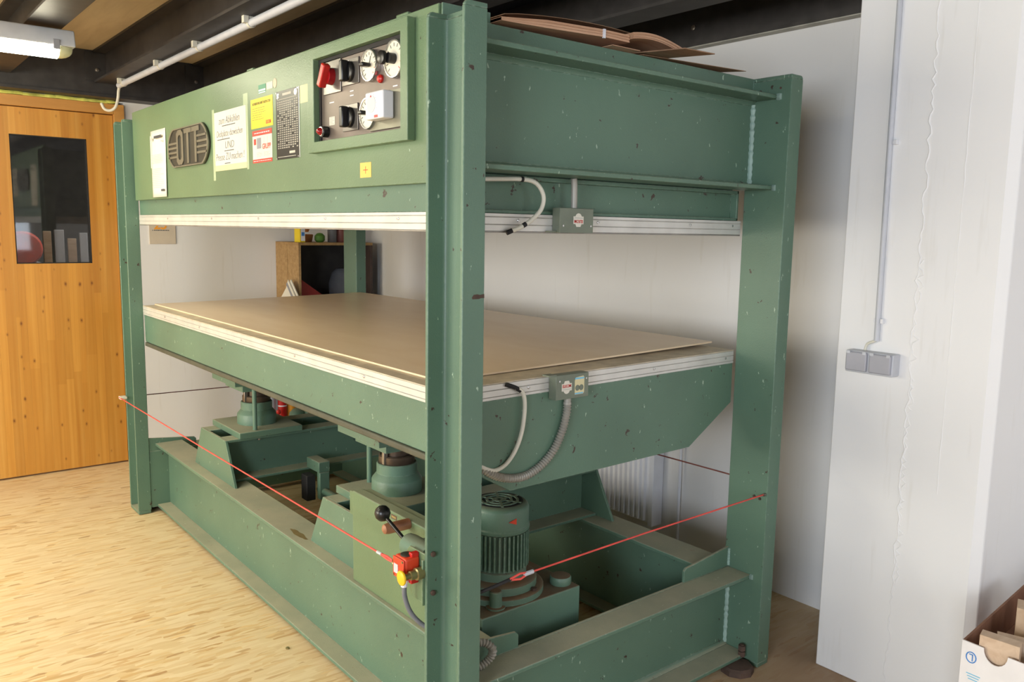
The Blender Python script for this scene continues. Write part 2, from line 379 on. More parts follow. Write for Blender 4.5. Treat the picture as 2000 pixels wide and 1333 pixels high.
# OSB floor sheets
fl = empty('floor', (0, 0, 0), kind='structure')
SEAM = -.93
for i, (x0, x1) in enumerate(((-4.33, -2.1), (-2.1, .4), (.4, 2.9), (2.9, 4.8))):
    for (y0, y1) in ((SEAM - 3.75, SEAM - 2.5), (SEAM - 2.5, SEAM - 1.25), (SEAM - 1.25, SEAM), (SEAM, SEAM + 1.25), (SEAM + 1.25, SEAM + 2.5), (SEAM + 2.5, YB + .2)):
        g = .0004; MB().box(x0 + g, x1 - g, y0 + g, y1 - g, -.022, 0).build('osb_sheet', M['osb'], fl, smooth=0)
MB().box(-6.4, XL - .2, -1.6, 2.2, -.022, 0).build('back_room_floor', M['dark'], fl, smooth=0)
# ceiling: plywood sheets on black steel joists
ce = empty('ceiling', (0, 0, 2.6), kind='structure')
BY = [.178 + .588 * k for k in (-8, -7, -6, -5, -4, -3, -2, -1, 0, 1, 2)]
for k in range(len(BY) + 1):
    y0 = BY[k - 1] if k else -4.6; y1 = BY[k] if k < len(BY) else YB
    for (x0, x1) in ((XL, -1.6), (-1.6, 1.3), (1.3, 4.8)):
        MB().box(x0 + .001, x1 - .001, y0 + .003, y1 - .003, 2.602, 2.63).build('plywood_sheet', M['ply'], ce, smooth=0)
MB().box(XL - .2, 4.8, -4.6, YB + .2, 2.631, 2.75).build('ceiling_slab', M['ply'], ce, smooth=0)
def ibeam_x(b, x0, x1, yc, z0, z1, w, tf, tw):
    b.box(x0, x1, yc - w / 2, yc + w / 2, z0, z0 + tf); b.box(x0, x1, yc - w / 2, yc + w / 2, z1 - tf, z1); b.box(x0, x1, yc - tw / 2, yc + tw / 2, z0 + tf, z1 - tf)
bolt = None
for k, yc in enumerate(BY):
    b = MB(); ibeam_x(b, -3.985, 4.6, yc, 2.413, 2.601, .146, .012, .01)
    bm_ = b.build('steel_joist', M['steel_dk'], ce)
    MB().box(-3.992, -3.982, yc - .12, yc - .006, 2.425, 2.585).build('end_plate', M['steel_dk'], bm_)
    for dz in ((2.487,) if k < 10 else (2.487,)):
        MB().lathe((-3.982, yc - .055, dz), [(.012, 0), (.012, .007), (.006, .009)], 8, 'x').build('bolt', M['steel'], bm_)
# cross girders on the walls
b = MB(); b.box(XL + .002, XL + .012, -4.4, YB, 2.345, 2.60); b.box(XL + .002, -3.985, -4.4, YB, 2.333, 2.349); b.box(XL + .002, -3.995, -4.4, YB, 2.585, 2.601)
b.box(-4.005, -3.995, -4.4, YB, 2.349, 2.585)
b.build('steel_girder', M['steel_dk'], ce)
b = MB(); b.box(XL, .107, 1.898, YB - .002, 2.408, 2.420); b.box(XL, .107, 1.912, 1.922, 2.420, 2.6)
b.build('steel_girder', M['steel_dk'], ce)
MB().box(-3.9, .106, 1.906, YB - .002, 2.4035, 2.4078).build('lit_underside_strip', M['pack'], ce)  # the lit underside of the girder flange, painted as a pale strip
for x in (-2.6, -1.75, -.9, -.05): MB().lathe((x, 1.912, 2.49), [(.012, 0), (.012, -.007), (.006, -.009)], 8, 'y').build('bolt', M['steel'], ce)
# expanding foam strip above the door frame
b = MB(); y = -.95
while y < .22:
    w = random.uniform(.03, .09); b.lathe((XL + .012, y, 2.322 + random.uniform(-.002, .003)), [(.001, -w), (.010, -w * .5), (.012, 0), (.010, w * .5), (.001, w)], 7, 'y'); y += w * .9
b.build('trim_1', M['foam'], kind='structure')

# ------------------------------------------------------------------ door of glued pine staves
dr = empty('door_1', (XL, -.3, 0), kind='structure')
b = MB(); b.box(XL - .12, XL + .022, DY0, -.948, 0, 2.312); b.box(XL - .12, XL + .022, .236, DY1 - .001, 0, 2.312); b.box(XL - .12, XL + .022, -.948, .236, 2.249, 2.312)
b.build('door_frame', M['frame_wood'], dr, bevel=.002)
WY0, WY1, WZ0, WZ1 = -.340, .076, 1.320, 2.086
cuts = [-.944]; y = -.944
while y < .15: y += random.uniform(.034, .062); cuts.append(y)
cuts = [c for c in cuts if abs(c - WY0) > .02 and abs(c - WY1) > .02 and c < .2] + [WY0, WY1, .233]; cuts.sort()
for y0, y1 in zip(cuts, cuts[1:]):
    spans = [(.012, 2.244)] if (y1 <= WY0 + .001 or y0 >= WY1 - .001) else [(.012, WZ0), (WZ1, 2.244)]
    for z0, z1 in spans:
        # staves are jointed end to end
        zz = [z0]
        if z1 - z0 > 1.2: zz.append(z0 + random.uniform(.35, .65) * (z1 - z0))
        zz.append(z1)
        for a, c in zip(zz, zz[1:]):
            MB().box(XL - .045, XL + random.uniform(0, .0006), y0 + .0001, y1 - .0001, a, c).build('stave', M['pine'], dr, smooth=0)
MB().box(XL - .026, XL - .020, WY0 + .001, WY1 - .001, WZ0 + .001, WZ1 - .001).build('glass_pane', M['glass'], dr, smooth=0)
b = MB()
for z in (WZ0 + .003, WZ1 - .003): b.box(XL - .019, XL - .002, WY0, WY1, z - .003, z + .003)
for y in (WY0 + .003, WY1 - .003): b.box(XL - .019, XL - .002, y - .003, y + .003, WZ0, WZ1)
b.build('glazing_seal', M['black_matt'], dr)
# the dim room seen through the pane
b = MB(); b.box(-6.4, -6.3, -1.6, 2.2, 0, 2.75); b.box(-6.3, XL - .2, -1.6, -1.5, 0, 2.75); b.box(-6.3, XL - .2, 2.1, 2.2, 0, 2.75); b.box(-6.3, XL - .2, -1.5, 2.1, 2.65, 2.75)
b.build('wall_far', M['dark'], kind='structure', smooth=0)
area('back_room_fill', (-5.0, .9, 2.5), (-5.0, .3, 1.0), .5, .5, 14, (1, .95, .9))  # unseen fill added for the things behind the pane
t = empty('circular_saw_stand', (-4.75, -.22, 0), 'orange red round machine cover behind the glass of the wooden door', 'machine')
MB().lathe((-4.72, -.215, 1.395), [(.02, .05), (.10, .045), (.115, .02), (.115, -.02)], 28, 'x').build('round_cover', M['redorange'], t)
MB().box(-4.86, -4.74, -.30, -.13, 0, 1.27).build('stand', M['grey'], t, bevel=.006)
MB().box(-4.9, -4.73, -.33, -.10, 1.27, 1.30).build('top_plate', M['white'], t, bevel=.004)
for k, (y, h, w, m) in enumerate(((-.03, 1.51, .05, 'beech'), (.045, 1.52, .06, 'lgrey'), (.125, 1.46, .055, 'beech'), (.20, 1.50, .05, 'lgrey'))):
    o = MB().obox((-4.95, y, h / 2), (.012, 0, 0), (0, w / 2, 0), (.0, .0, h / 2)).build('board', M[m], bevel=.002)
    tag(o, ['short pale beech board leaning behind the door glass, nearest the orange cover', 'grey board standing behind the door glass beside the beech one', 'lower beech board standing behind the door glass between two grey boards', 'grey board standing behind the door glass at its right edge'][k], 'board', 'boards behind the door glass')

# ------------------------------------------------------------------ the press
PX = -1.581; MX = lambda x: 2 * PX - x          # mirror plane between the end frames
PYm = .69775; MY = lambda y: 2 * PYm - y
P = empty('veneer_press', (PX, PYm, 0), 'large green steel veneer press with two end frames and open daylight', 'press')
G = M['green']
# --- columns: channels opening away from the press
def column(x0, x1, front):
    t, D = .012, .0665; r = .012
    prof = [(x0, 0), (x0 + t, 0), (x0 + t, D - t - r)]
    for k in range(1, 4): a = R(30 * k); prof.append((x0 + t + r - r * math.cos(a), D - t - r + r * math.sin(a)))
    prof = prof[:-1] + [(x0 + t + r, D - t), (x1 - t - r, D - t)]
    for k in range(1, 3): a = R(30 * k); prof.append((x1 - t - r + r * math.sin(a), D - t - r + r * math.cos(a)))
    prof += [(x1 - t, D - t - r), (x1 - t, 0), (x1, 0), (x1, D), (x0, D)]
    if not front: prof = [(x, MY(y)) for x, y in prof]
    b = MB(); b.prism(prof, 'z', .02, 2.088)
    # rounded upper corners of the flanges
    for xa, xb in ((x0, x0 + t), (x1 - t, x1)):
        q = [(D, 2.088), (D, 2.10), (.012, 2.10), (.006, 2.098), (.002, 2.093), (0, 2.088)]
        b.prism([(y if front else MY(y), z) for y, z in q], 'x', xa, xb)
    ya, yb = sorted((D - t, D)) if front else sorted((MY(D - t), MY(D)))
    b.box(x0 + t, x1 - t, ya, yb, 2.088, 2.10)
    return b.build('column', G, P, bevel=.0022)
cols = {}
for nm, (x0, x1) in (('r', (-.164, 0.)), ('l', (MX(0.), MX(-.164)))):
    for fr in (True, False):
        c = column(x0, x1, fr); cols[nm, fr] = c
        y0, y1 = (0.001, .064) if fr else (MY(.064), MY(.001))
        MB().box(x0 + .001, x1 - .001, y0, y1, .004, .0195).build('foot_plate', G, c, bevel=.002)
# rust scar and bolts on the near column
MB().prism([(.028, 1.406), (.034, 1.413), (.045, 1.414), (.052, 1.412), (.0655, 1.414), (.066, 1.404), (.055, 1.404), (.05, 1.402), (.03, 1.402)], 'x', -.0003, .0006).build('rust_scar', M['rust'], cols['r', True])
for z in (.706, .597):
    MB().lathe((-.152, .018, z), [(.0075, 0), (.0075, .006), (.004, .008)], 8, 'x').build('bolt_head', M['rust'], cols['r', True])
# --- end frames: upper channel beams, lower channel beams, welds, gussets (right one modelled, left one mirrored)
def frame(f, side):
    b = MB(); y0, y1 = .0667, 1.3288
    def ch(zb, zt, tf, tip):
        b.box(*sorted((f(-.159), f(-.147))), y0, y1, zb, zt)
        for za, zc in ((zb, zb + tf), (zt - tf, zt)):
            b.box(*sorted((f(-.147), f(tip))), y0, y1, za, zc)
        # root fillets
        rr = .016
        for zc, s in ((zb + tf, 1), (zt - tf, -1)):
            b.prism([(f(-.147), zc), (f(-.147 + rr), zc), (f(-.147 + rr * .35), zc + s * rr * .35), (f(-.147), zc + s * rr)], 'y', y0, y1)
    ch(1.722, 2.0365, .0135, -.048)
    ub = b.build('upper_end_beam', G, P, bevel=.0025)
    b = MB(); b.box(*sorted((f(-.157), f(-.148))), y0, y1, 2.0367, 2.10); b.build('rim_plate', G, ub, bevel=.0015)
    b = MB(); ch(.03, .345, .0135, -.048)
    lb = b.build('lower_end_beam', G, P, bevel=.0025)
    for fy in (lambda y: y, MY):
        b = MB(); b.prism([(fy(.0667), .3452), (fy(.32), .3452), (fy(.32), .385), (fy(.31), .395), (fy(.0667), .42)], 'x', *sorted((f(-.158), f(-.148))))
        b.build('gusset', G, lb, bevel=.0015)
    def weld(pts, r, name='weld_seam', par=ub):
        b = MB(); n = 34; path = []; rs = []
        for i in range(n):
            u = i / (n - 1); p = Vector(pts[0]).lerp(Vector(pts[1]), u); path.append(p); rs.append(r * (1 + .22 * math.sin(i * 2.1) + random.uniform(-.1, .1)))
        b.tube(path, rs, 7); return b.build(name, M['mint'], par)
    for fy in (lambda y: y, MY):
        yw = fy(.0672)
        weld(((f(-.145), yw, 1.745), (f(-.145), yw, 2.012)), .0105)
        weld(((f(-.145), yw, .05), (f(-.145), yw, .325)), .009, par=lb)
        weld(((f(-.155), yw, 2.04), (f(-.155), yw, 2.095)), .007)
        weld(((f(-.05), yw, 2.030), (f(-.035), yw, 2.030)), .010)
        weld(((f(-.05), yw, 1.7285), (f(-.038), yw, 1.7285)), .009)
        weld(((f(-.05), yw, .338), (f(-.038), yw, .338)), .009, par=lb)
        weld(((f(-.147), yw, .35), (f(-.147), yw, .415)), .006, par=lb)
frame(lambda x: x, 'r'); frame(MX, 'l')
# feet
for x in (-.04, MX(-.04)):
    for y in (.132, MY(.132)):
        ft = MB(); ft.lathe((x, y, 0), [(.060, 0), (.060, .018), (.052, .026), (.02, .0295)], 9); ft.build('levelling_foot', M['rust'], P)
for dx, dz in ((-.052, .02), (-.052, .043)):
    MB().lathe((dx, 1.305, dz + .026), [(.014, -.008), (.014, .010), (.008, .011), (.008, .014)], 6, 'z').build('foot_nut', M['rust'], P)
# --- long base beams
for yc in (.1715, MY(.1715)):
    b = MB(); ibeam_x(b, -3.0028, -.1592, yc, .03, .388, .143, .014, .011); o = b.build('base_beam', G, P, bevel=.0025)
# oily drips on the flange
for x0, x1, y0, y1 in ((-1.36, -1.2, .135, .155),):
    b = MB(); n = 18; pts = [( (x0 + x1) / 2 + (x1 - x0) / 2 * math.cos(a) * random.uniform(.7, 1), (y0 + y1) / 2 + .016 * math.sin(a) * random.uniform(.6, 1)) for a in [2 * math.pi * k / n for k in range(n)]]
    b.prism(pts, 'z', .3881, .3884); b.build('oil_stain', plain('oil_stain', lin(128, 112, 74), .5, 0, .1), P)
# --- cross beams carrying the cylinders
CX = (-2.24, -.922)
for c in CX:
    xb = empty('cross_beam', (c, PYm, .388)); xb.parent = P; xb.location = Vector((c, PYm, .388)) - ORIG[P.name]
    for s in (-1, 1):
        b = MB()
        X = lambda d: c + s * d
        b.box(*sorted((X(.075), X(.085))), .1655, MY(.1655), .3885, .588)
        b.box(*sorted((X(.085), X(.163))), .1655, MY(.1655), .576, .588)
        b.box(*sorted((X(.085), X(.175))), .1655, MY(.1655), .3885, .400)
        b.build('channel_rail', G, xb, bevel=.002)
    for fy in (lambda y: y, MY):
        b = MB(); b.prism([(c - .27, .3885), (c + .27, .3885), (c + .163, .588), (c - .163, .588)], 'y', *sorted((fy(.153), fy(.165))))
        b.build('end_gusset', G, xb, bevel=.0015)
    for fy in (lambda y: y, MY):
        yy = fy(.37)
        b = MB(); b.box(c - .18, c + .18, yy - .155, yy + .155, .5885, .618); b.build('cylinder_plate', G, xb, bevel=.003)
    MB().lathe((c + .12, .33, .560), [(.009, 0), (.009, .012), (.004, .014)], 8, 'z').build('bolt', M['steel'], xb)
# --- hydraulic cylinders
for c in CX:
    for fy in (lambda y: y, MY):
        yy = fy(.37)
        cy = empty('hydraulic_cylinder', (c, yy, .618)); cy.parent = P; cy.location = Vector((c, yy, .618)) - ORIG[P.name]
        b = MB(); b.lathe((c, yy, .6185), [(.092, 0), (.092, .046), (.089, .051), (.077, .066), (.074, .070), (.074, .103), (.071, .107)], 36); b.build('barrel', M['green_dark'], cy)
        b = MB(); b.lathe((c, yy, .726), [(.064, 0), (.066, .003), (.066, .026), (.062, .03), (.053, .03), (.053, .022)], 32); b.build('ring_nut', M['brown_steel'], cy)
        MB().lathe((c, yy, .73), [(.050, 0), (.050, .064)], 32).build('ram', M['brown_steel'], cy)
        b = MB(); b.box(c - .055, c - .015, yy - .064, yy - .058, .795, .822) if False else b.box(c + .01, c + .026, yy - .069, yy - .052, .728, .782); b.build('key', M['steel'], cy, bevel=.002)
        b = MB(); b.box(c - .11, c + .11, yy - .11, yy + .11, .794, .830); b.box(c - .15, c + .15, yy - .16, yy + .16, .830, .948); b.build('pressure_pad', G, cy, bevel=.002)
for x, y in ((-2.088, .30), (-1.062, .335)):
    MB().tube([(x, y, .6), (x, y, .945)], .0105, 12).build('guide_rod', M['green_dark'], P)
# levelling linkage hung under the left cross beam
lk = empty('levelling_linkage', (-1.95, .57, .3)); lk.parent = P; lk.location = Vector((-1.95, .57, .3)) - ORIG[P.name]
MB().box(-2.07, -1.935, .548, .605, .4005, .452).build('hanger', G, lk, bevel=.003)
MB().box(-1.965, -1.935, .552, .603, .268, .400).build('post', G, lk, bevel=.003)
MB().box(-2.03, -1.967, .50, .545, .262, .387).build('buffer', M['black_matt'], lk, bevel=.003)
MB().tube([(-1.99, .578, .305), (-1.20, .578, .305)], .017, 14).build('torsion_bar', M['green_dark'], lk)
MB().tube([(-2.0, .33, .20), (-1.2, .33, .20)], .010, 10).build('drain_pipe', M['black_matt'], P)
# --- lower platen (tilts a little to the front)
TL = empty('lower_platen', (PX, .067, 1.0)); TL.parent = P; TL.location = Vector((PX, .067, 1.0)) - ORIG[P.name]; TL.rotation_euler.x = .0088
xa, xb_ = MX(-.1786), -.1786; ya, yb_ = .067, MY(.067)
b = MB(); b.box(xa + .004, xb_ - .004, ya + .004, yb_ - .004, .950, 1.0965); b.build('platen_body', G, TL, bevel=.003)
b = MB(); b.box(xa + .002, xb_ - .002, ya - .004, ya + .06, .929, .9495); b.build('bottom_flange', M['lip'], TL, bevel=.005, seg=3)
for x in (xa, xb_):
    s = 1 if x == xb_ else -1
    b = MB(); b.prism([(ya + .002, 1.0965), (ya + .002, .952), (.297, .820), (MY(.297), .820), (yb_ - .002, .952), (yb_ - .002, 1.0965)], 'x', *sorted((x - s * .004, x + s * .006))); b.build('end_plate', G, TL, bevel=.0015)
def al_rail(par, xa, xb_, ya, yb_, z0, z1, flip):
    """extruded aluminium edging with two grooves, on four sides"""
    h = z1 - z0; d = .006
    zs = [0, .16, .19, .23, .60, .63, .67, 1.0] if not flip else [0, .33, .37, .40, .77, .81, .84, 1.0]
    out = [0, .0, -.004, 0, 0, -.004, 0, 0]
    for fr in (True, False):
        prof = []
        for u, o in zip(zs, out): prof.append(((ya - .0045 - o) if fr else (yb_ + .0045 + o), z0 + u * h))
        prof += [((ya + d) if fr else (yb_ - d), z1), ((ya + d) if fr else (yb_ - d), z0)]
        MB().prism(prof, 'x', xa, xb_).build('edge_rail', M['alu'], par)
    for rt in (True, False):
        prof = []
        for u, o in zip(zs, out): prof.append(((xb_ + .0075 + o) if rt else (xa - .0075 - o), z0 + u * h))
        prof += [((xb_ - d) if rt else (xa + d), z1), ((xb_ - d) if rt else (xa + d), z0)]
        MB().prism(prof, 'y', ya + .001, yb_ - .001).build('edge_rail', M['alu'], par)
al_rail(TL, xa, xb_, ya, yb_, 1.0968, 1.140, False)
MB().box(xa - .004, xb_ + .004, ya - .003, yb_ + .003, 1.1402, 1.1435).build('cover_sheet', M['ledge'], TL, bevel=.0008)
MB().box(xa + .008, xb_ - .008, ya + .008, yb_ - .008, 1.0967, 1.1400).build('heating_plate', M['alu_dk'], TL)
def rail_screws(par, z, xs, ys, yface, xface):
    for x in xs: MB().lathe((x, yface, z), [(.0045, 0), (.0045, -.002), (.002, -.003)], 8, 'y').build('rail_screw', M['chrome'], par)
    for y in ys: MB().lathe((xface, y, z), [(.0045, 0), (.0045, .002), (.002, .003)], 8, 'x').build('rail_screw', M['chrome'], par)
rail_screws(TL, 1.118, (-2.6, -2.1, -1.6, -1.1, -.6), (.36, .9, 1.28), ya - .0045, xb_ + .0075)
# --- upper platen
TU = empty('upper_platen', (PX, PYm, 1.56)); TU.parent = P; TU.location = Vector((PX, PYm, 1.56)) - ORIG[P.name]
b = MB(); b.box(xa + .03, xb_ - .03, ya + .006, yb_ - .006, 1.6165, 1.7215)
for x in (xa, xb_):
    s = 1 if x == xb_ else -1
    xi, xo = sorted((x - s * .03, x - s * .002))
    b.box(xi, xo, ya + .006, yb_ - .006, 1.6165, 1.626); b.box(xi, xo, ya + .006, yb_ - .006, 1.709, 1.7215)
    for yy in (ya + .006, yb_ - .016): b.box(xi, xo, yy, yy + .010, 1.6165, 1.7215)
b.build('platen_body', G, TU, bevel=.002)
b = MB(); b.box(xa, xb_ - .002, ya + .0005, ya + .0055, 1.6165, 1.70); b.build('front_band', G, TU, bevel=.001)
al_rail(TU, xa, xb_, ya, yb_, 1.5685, 1.6155, True)
MB().box(xa - .004, xb_ + .004, ya - .003, yb_ + .003, 1.5635, 1.5682).build('cover_sheet', M['alu_dk'], TU, bevel=.0008)
MB().box(xa + .008, xb_ - .008, ya + .008, yb_ - .008, 1.5684, 1.6160).build('heating_plate', M['alu_dk'], TU)
rail_screws(TU, 1.598, (-2.5, -1.9, -1.4, -.85, -.4), (.31, .62, 1.05, 1.28), ya - .0045, xb_ + .0075)
b = MB(); b.box(xa + .03, xb_ - .03, .072, MY(.072), 1.7225, 2.09); b.build('upper_yoke', M['green_dark'], P, bevel=.003)
# --- front cover panel
FP = MB().box(-2.972, -.176, .045, .0655, 1.690, 2.132).build('front_panel', M['green_clean'], P, bevel=.0025)
MB().box(-.171, -.165, .05, .20, 1.78, 2.132).build('side_lug', G, P, bevel=.001)
for x in (-1.42, -.36): MB().box(x - .03, x + .03, .05, .064, 2.1322, 2.141).build('lifting_lug', M['green_clean'], FP, bevel=.003)
# --- control box: raised frame round a recessed plate
CB = empty('control_box', (-.58, .02, 1.8)); CB.parent = P; CB.location = Vector((-.58, .02, 1.8)) - ORIG[P.name]
ox0, ox1, oz0, oz1, ix0, ix1, iz0, iz1 = -.878, -.283, 1.802, 2.116, -.836, -.320, 1.835, 2.085
b = MB(); y0, y1 = .020, .0448
vs = []; ring_o = [(ox0, oz0), (ox1, oz0), (ox1, oz1), (ox0, oz1)]; ring_i = [(ix0, iz0), (ix1, iz0), (ix1, iz1), (ix0, iz1)]
for y in (y0, y1):
    for r in (ring_o, ring_i): vs += [(x, y, z) for x, z in r]
fs = []
for i in range(4):
    j = (i + 1) % 4; fs += [(i, j, 4 + j, 4 + i), (8 + i, 12 + i, 12 + j, 8 + j), (i, 8 + i, 8 + j, j), (4 + i, 4 + j, 12 + j, 12 + i)]
b.add(vs, fs); b.build('box_frame', M['green_clean'], CB, bevel=.002)
MB().box(ix0 + .001, ix1 - .001, .0428, .0447, iz0 + .001, iz1 - .001).build('control_plate', M['plate_steel'], CB)
YC = .0428
b = MB(); b.box(ix0 + .001, ix0 + .012, YC - .004, YC, iz0 + .001, iz1 - .001); b.box(ix0 + .012, ix1 - .001, YC - .004, YC, iz1 - .014, iz1 - .001); b.build('shadow_gap_strip', M['black_matt'], CB)
def px2(x, z):      # positions were measured on y=.06; bring them onto the plate
    k = (YC + 1.1638) / (.06 + 1.1638); return 1.6313 + (x - 1.6313) * k, 1.5716 + (z - 1.5716) * k
def switch(x0, x1, z0, z1, name, par=CB):
    xa_, za = px2(x0, z0); xb2, zb = px2(x1, z1)
    e = MB().box(xa_, xb2, YC - .004, YC - .0001, za, zb).build(name, M['switch_plate'], par, bevel=.001)
    return e, (xa_ + xb2) / 2, (za + zb) / 2
e, cx, cz = switch(-.84, -.723, 1.981, 2.082, 'main_switch')
MB().lathe((cx, YC - .004, cz), [(.026, 0), (.024, -.018), (.02, -.019)], 20, 'y').build('switch_hub', M['red_dk'], e)
b = MB(); b.obox((cx, YC - .031, cz), Vector((.62, 0, -.35)) * .016, Vector((0, 1, 0)) * .012, Vector((.5, 0, .86)) * .036); b.build('switch_knob', M['red'], e, bevel=.004)
for (x0, x1, z0, z1) in ((-.716, -.611, 1.993, 2.068), (-.713, -.618, 1.859, 1.937)):
    e, cx, cz = switch(x0, x1, z0, z1, 'rotary_switch')
    MB().lathe((cx, YC - .004, cz), [(.030, 0), (.029, -.008), (.024, -.012), (.02, -.013)], 20, 'y').build('switch_hub', M['black'], e)
    MB().box(cx - .011, cx + .011, YC - .036, YC - .014, cz - .03, cz + .03).build('switch_knob', M['black'], e, bevel=.004)
    b = MB(); b.obox((cx - .008, YC - .0045, cz + .028), (.0015, 0, 0), (0, .0004, 0), (0, 0, .006)); b.build('tick_mark', M['white'], e)
def dial(x, z, r, name, ticks=11, ring='chrome'):
    x, z = px2(x, z); k = (YC + 1.1638) / (.06 + 1.1638); r *= k
    d = MB().lathe((x, YC, z), [(r, 0), (r, -.012), (r * .97, -.015), (r * .9, -.015), (r * .88, -.010)], 36, 'y').build(name, M[ring], CB)
    MB().lathe((x, YC - .0101, z), [(r * .885, 0), (r * .885, -.0006)], 36, 'y').build('dial_face', M['dial'], d)
    for i in range(ticks):
        a = R(225 - 270 * i / (ticks - 1)); u = Vector((math.cos(a), 0, math.sin(a)))
        MB().obox(Vector((x, YC - .0112, z)) + u * r * .72, u * r * .09, (0, .0003, 0), Vector((-u.z, 0, u.x)) * .0010).build('tick', M['ink'] if i < ticks - 2 else M['red'], d)
    return d, x, z, r
for (x, z) in ((-.535, 2.030), (-.546, 1.898)):
    d, cx, cz, r = dial(x, z, .0455, 'dial_gauge')
    b = MB(); b.obox((cx, YC - .020, cz), (.006, 0, 0), (0, .009, 0), (0, 0, .0)) if False else b.obox((cx + .001, YC - .026, cz), (.011, 0, 0), (0, .013, 0), (0, 0, .0055)); b.build('pointer_knob', M['black'], d, bevel=.003)
    MB().obox((cx + .004, YC - .0117, cz + .012), Vector((.35, 0, .9)) * .014, (0, .0003, 0), (.0012, 0, 0)).build('needle', M['ink'], d)
d, cx, cz, r = dial(-.398, 2.029, .052, 'pressure_gauge')
MB().lathe((cx, YC - .011, cz), [(.014, 0), (.014, -.02), (.006, -.021)], 16, 'y').build('reset_hub', M['black'], d)
MB().lathe((cx - .016, YC - .032, cz + .002), [(.008, .012), (.008, 0), (.018, -.002), (.018, -.012), (.014, -.014)], 20, 'y').build('reset_knob', M['black'], d)
x, z = px2(-.486, 1.988); MB().lathe((x, YC, z), [(.0115, 0), (.0115, -.006), (.007, -.011), (.002, -.012)], 18, 'y').build('signal_lamp', M['red'], CB)
x, z = px2(-.835, 1.868)
pl_ = MB().lathe((x + .012, YC, z), [(.017, 0), (.017, -.020), (.014, -.021)], 20, 'y').build('pilot_lamp', M['black'], CB)
MB().lathe((x + .012, YC - .0205, z), [(.0145, 0), (.0145, -.003), (.012, -.0035)], 20, 'y').build('lamp_collar', M['chrome'], pl_)
MB().lathe((x + .012, YC - .0238, z), [(.012, 0), (.010, -.007), (.005, -.012), (.001, -.0125)], 18, 'y').build('lamp_lens', M['red_dk'], pl_)
x, z = px2(-.789, 1.899)
lb_ = MB().box(x - .018, x + .018, YC - .0008, YC - .0001, z - .0125, z + .0125).build('type_label', M['paper'], CB)
for i in range(5): MB().box(x - .014, x + .014 - (i % 2) * .008, YC - .0011, YC - .0009, z - .0095 + i * .0045, z - .0078 + i * .0045).build('print_line', M['ink_l'], lb_)
for (x, z, w) in ((-.79, 1.955, .030), (-.66, 1.975, .022), (-.66, 1.962, .022), (-.535, 1.955, .026), (-.535, 1.945, .026), (-.41, 1.960, .024)):
    x, z = px2(x, z); MB().box(x - w / 2, x + w / 2, YC - .0006, YC - .0001, z - .0016, z + .0016).build('engraving', M['white'], CB)
gb = MB().box(-.512, -.345, YC - .006, YC - .0001, 1.843, 1.945).build('timer_backplate', M['badge_lt'], CB, bevel=.001)
# loose kitchen timer stuck on
KT = empty('kitchen_timer', (-.43, .02, 1.87), 'white plastic timer stuck at lower right in the control box recess', 'timer')
MB().box(-.474, -.377, YC - .042, YC - .0062, 1.867, 1.941).build('timer_body', M['white'], KT, bevel=.005, seg=3)
MB().lathe((-.440, YC - .0420, 1.908), [(.024, 0), (.024, -.0008)], 28, 'y').build('timer_dial', M['lgrey'], KT)
for i in range(9):
    a = R(200 - 220 * i / 8); MB().box(-.440 + .029 * math.cos(a) - .0011, -.440 + .029 * math.cos(a) + .0011, YC - .0424, YC - .0419, 1.906 + .029 * math.sin(a) - .0011, 1.906 + .029 * math.sin(a) + .0011).build('minute_mark', M['ink_l'], KT)
MB().box(-.424, -.404, YC - .0424, YC - .0419, 1.870, 1.877).build('red_logo', M['red'], KT)
MB().prism([(-.444, 1.926), (-.436, 1.926), (-.440, 1.932)], 'y', YC - .0436, YC - .0429).build('red_arrow', M['red'], KT)

# --- things fixed to the front panel
YP = .0448
def sheet(name, x0, x1, z0, z1, mat, label, cat='sticker', th=.0006, par=None, y=YP):
    o = MB().box(x0, x1, y - th, y - .0001, z0, z1).build(name, mat, par)
    if par is None: tag(o, label, cat)
    ORIG[o.name] = ORIG[o.name]
    return o
def lines(par, x0, x1, z0, z1, n, mat, th=.0016, y=YP - .0007, jitter=.3):
    b = MB()
    for i in range(n):
        z = z1 - (z1 - z0) * (i + .5) / n; x = x0
        xe = x1 - random.uniform(0, jitter) * (x1 - x0)
        while x < xe:
            w = random.uniform(.006, .022); b.box(x, min(x + w, xe), y - .0002, y, z - th / 2, z + th / 2); x += w + .004
    o = b.build('fine_print', mat, par, smooth=0); o['kind'] = 'stuff'; return o
s = MB().grid(lambda u, v: (-2.655 + .232 * u, YP - .0015 - .006 * math.sin(u * 3.1) * (1 - v) ** 2 - .004 * u * (1 - v), 1.699 + .313 * v), 8, 10).build('paper_sheet', M['paper'])
tag(s, 'tall white printed paper sheet taped left of the oval badge', 'notice')
sm = s.modifiers.new('s', 'SOLIDIFY'); sm.thickness = .0006
def fp(par, x, z, w, h, m): MB().box(x, x + w, YP - .0112, YP - .0108, z, z + h).build('print_block', m, par)
for (x, z, w, h, m) in ((-2.575, 1.972, .115, .012, M['ink']), (-2.47, 1.952, .02, .006, M['ink_l']), (-2.625, 1.965, .018, .014, M['ink_l']), (-2.49, 1.725, .05, .010, M['ink'])): fp(s, x, z, w, h, m)
lines(s, -2.63, -2.44, 1.855, 1.90, 6, M['ink_l'], y=YP - .0108); lines(s, -2.63, -2.44, 1.74, 1.835, 11, M['ink_l'], y=YP - .0108)
s2 = MB().box(-2.672, -2.60, YP - .0007, YP - .0001, 1.84, 1.992).build('paper_sheet', M['paper']); tag(s2, 'narrow white sheet showing behind the left edge of the tall printed notice', 'notice')
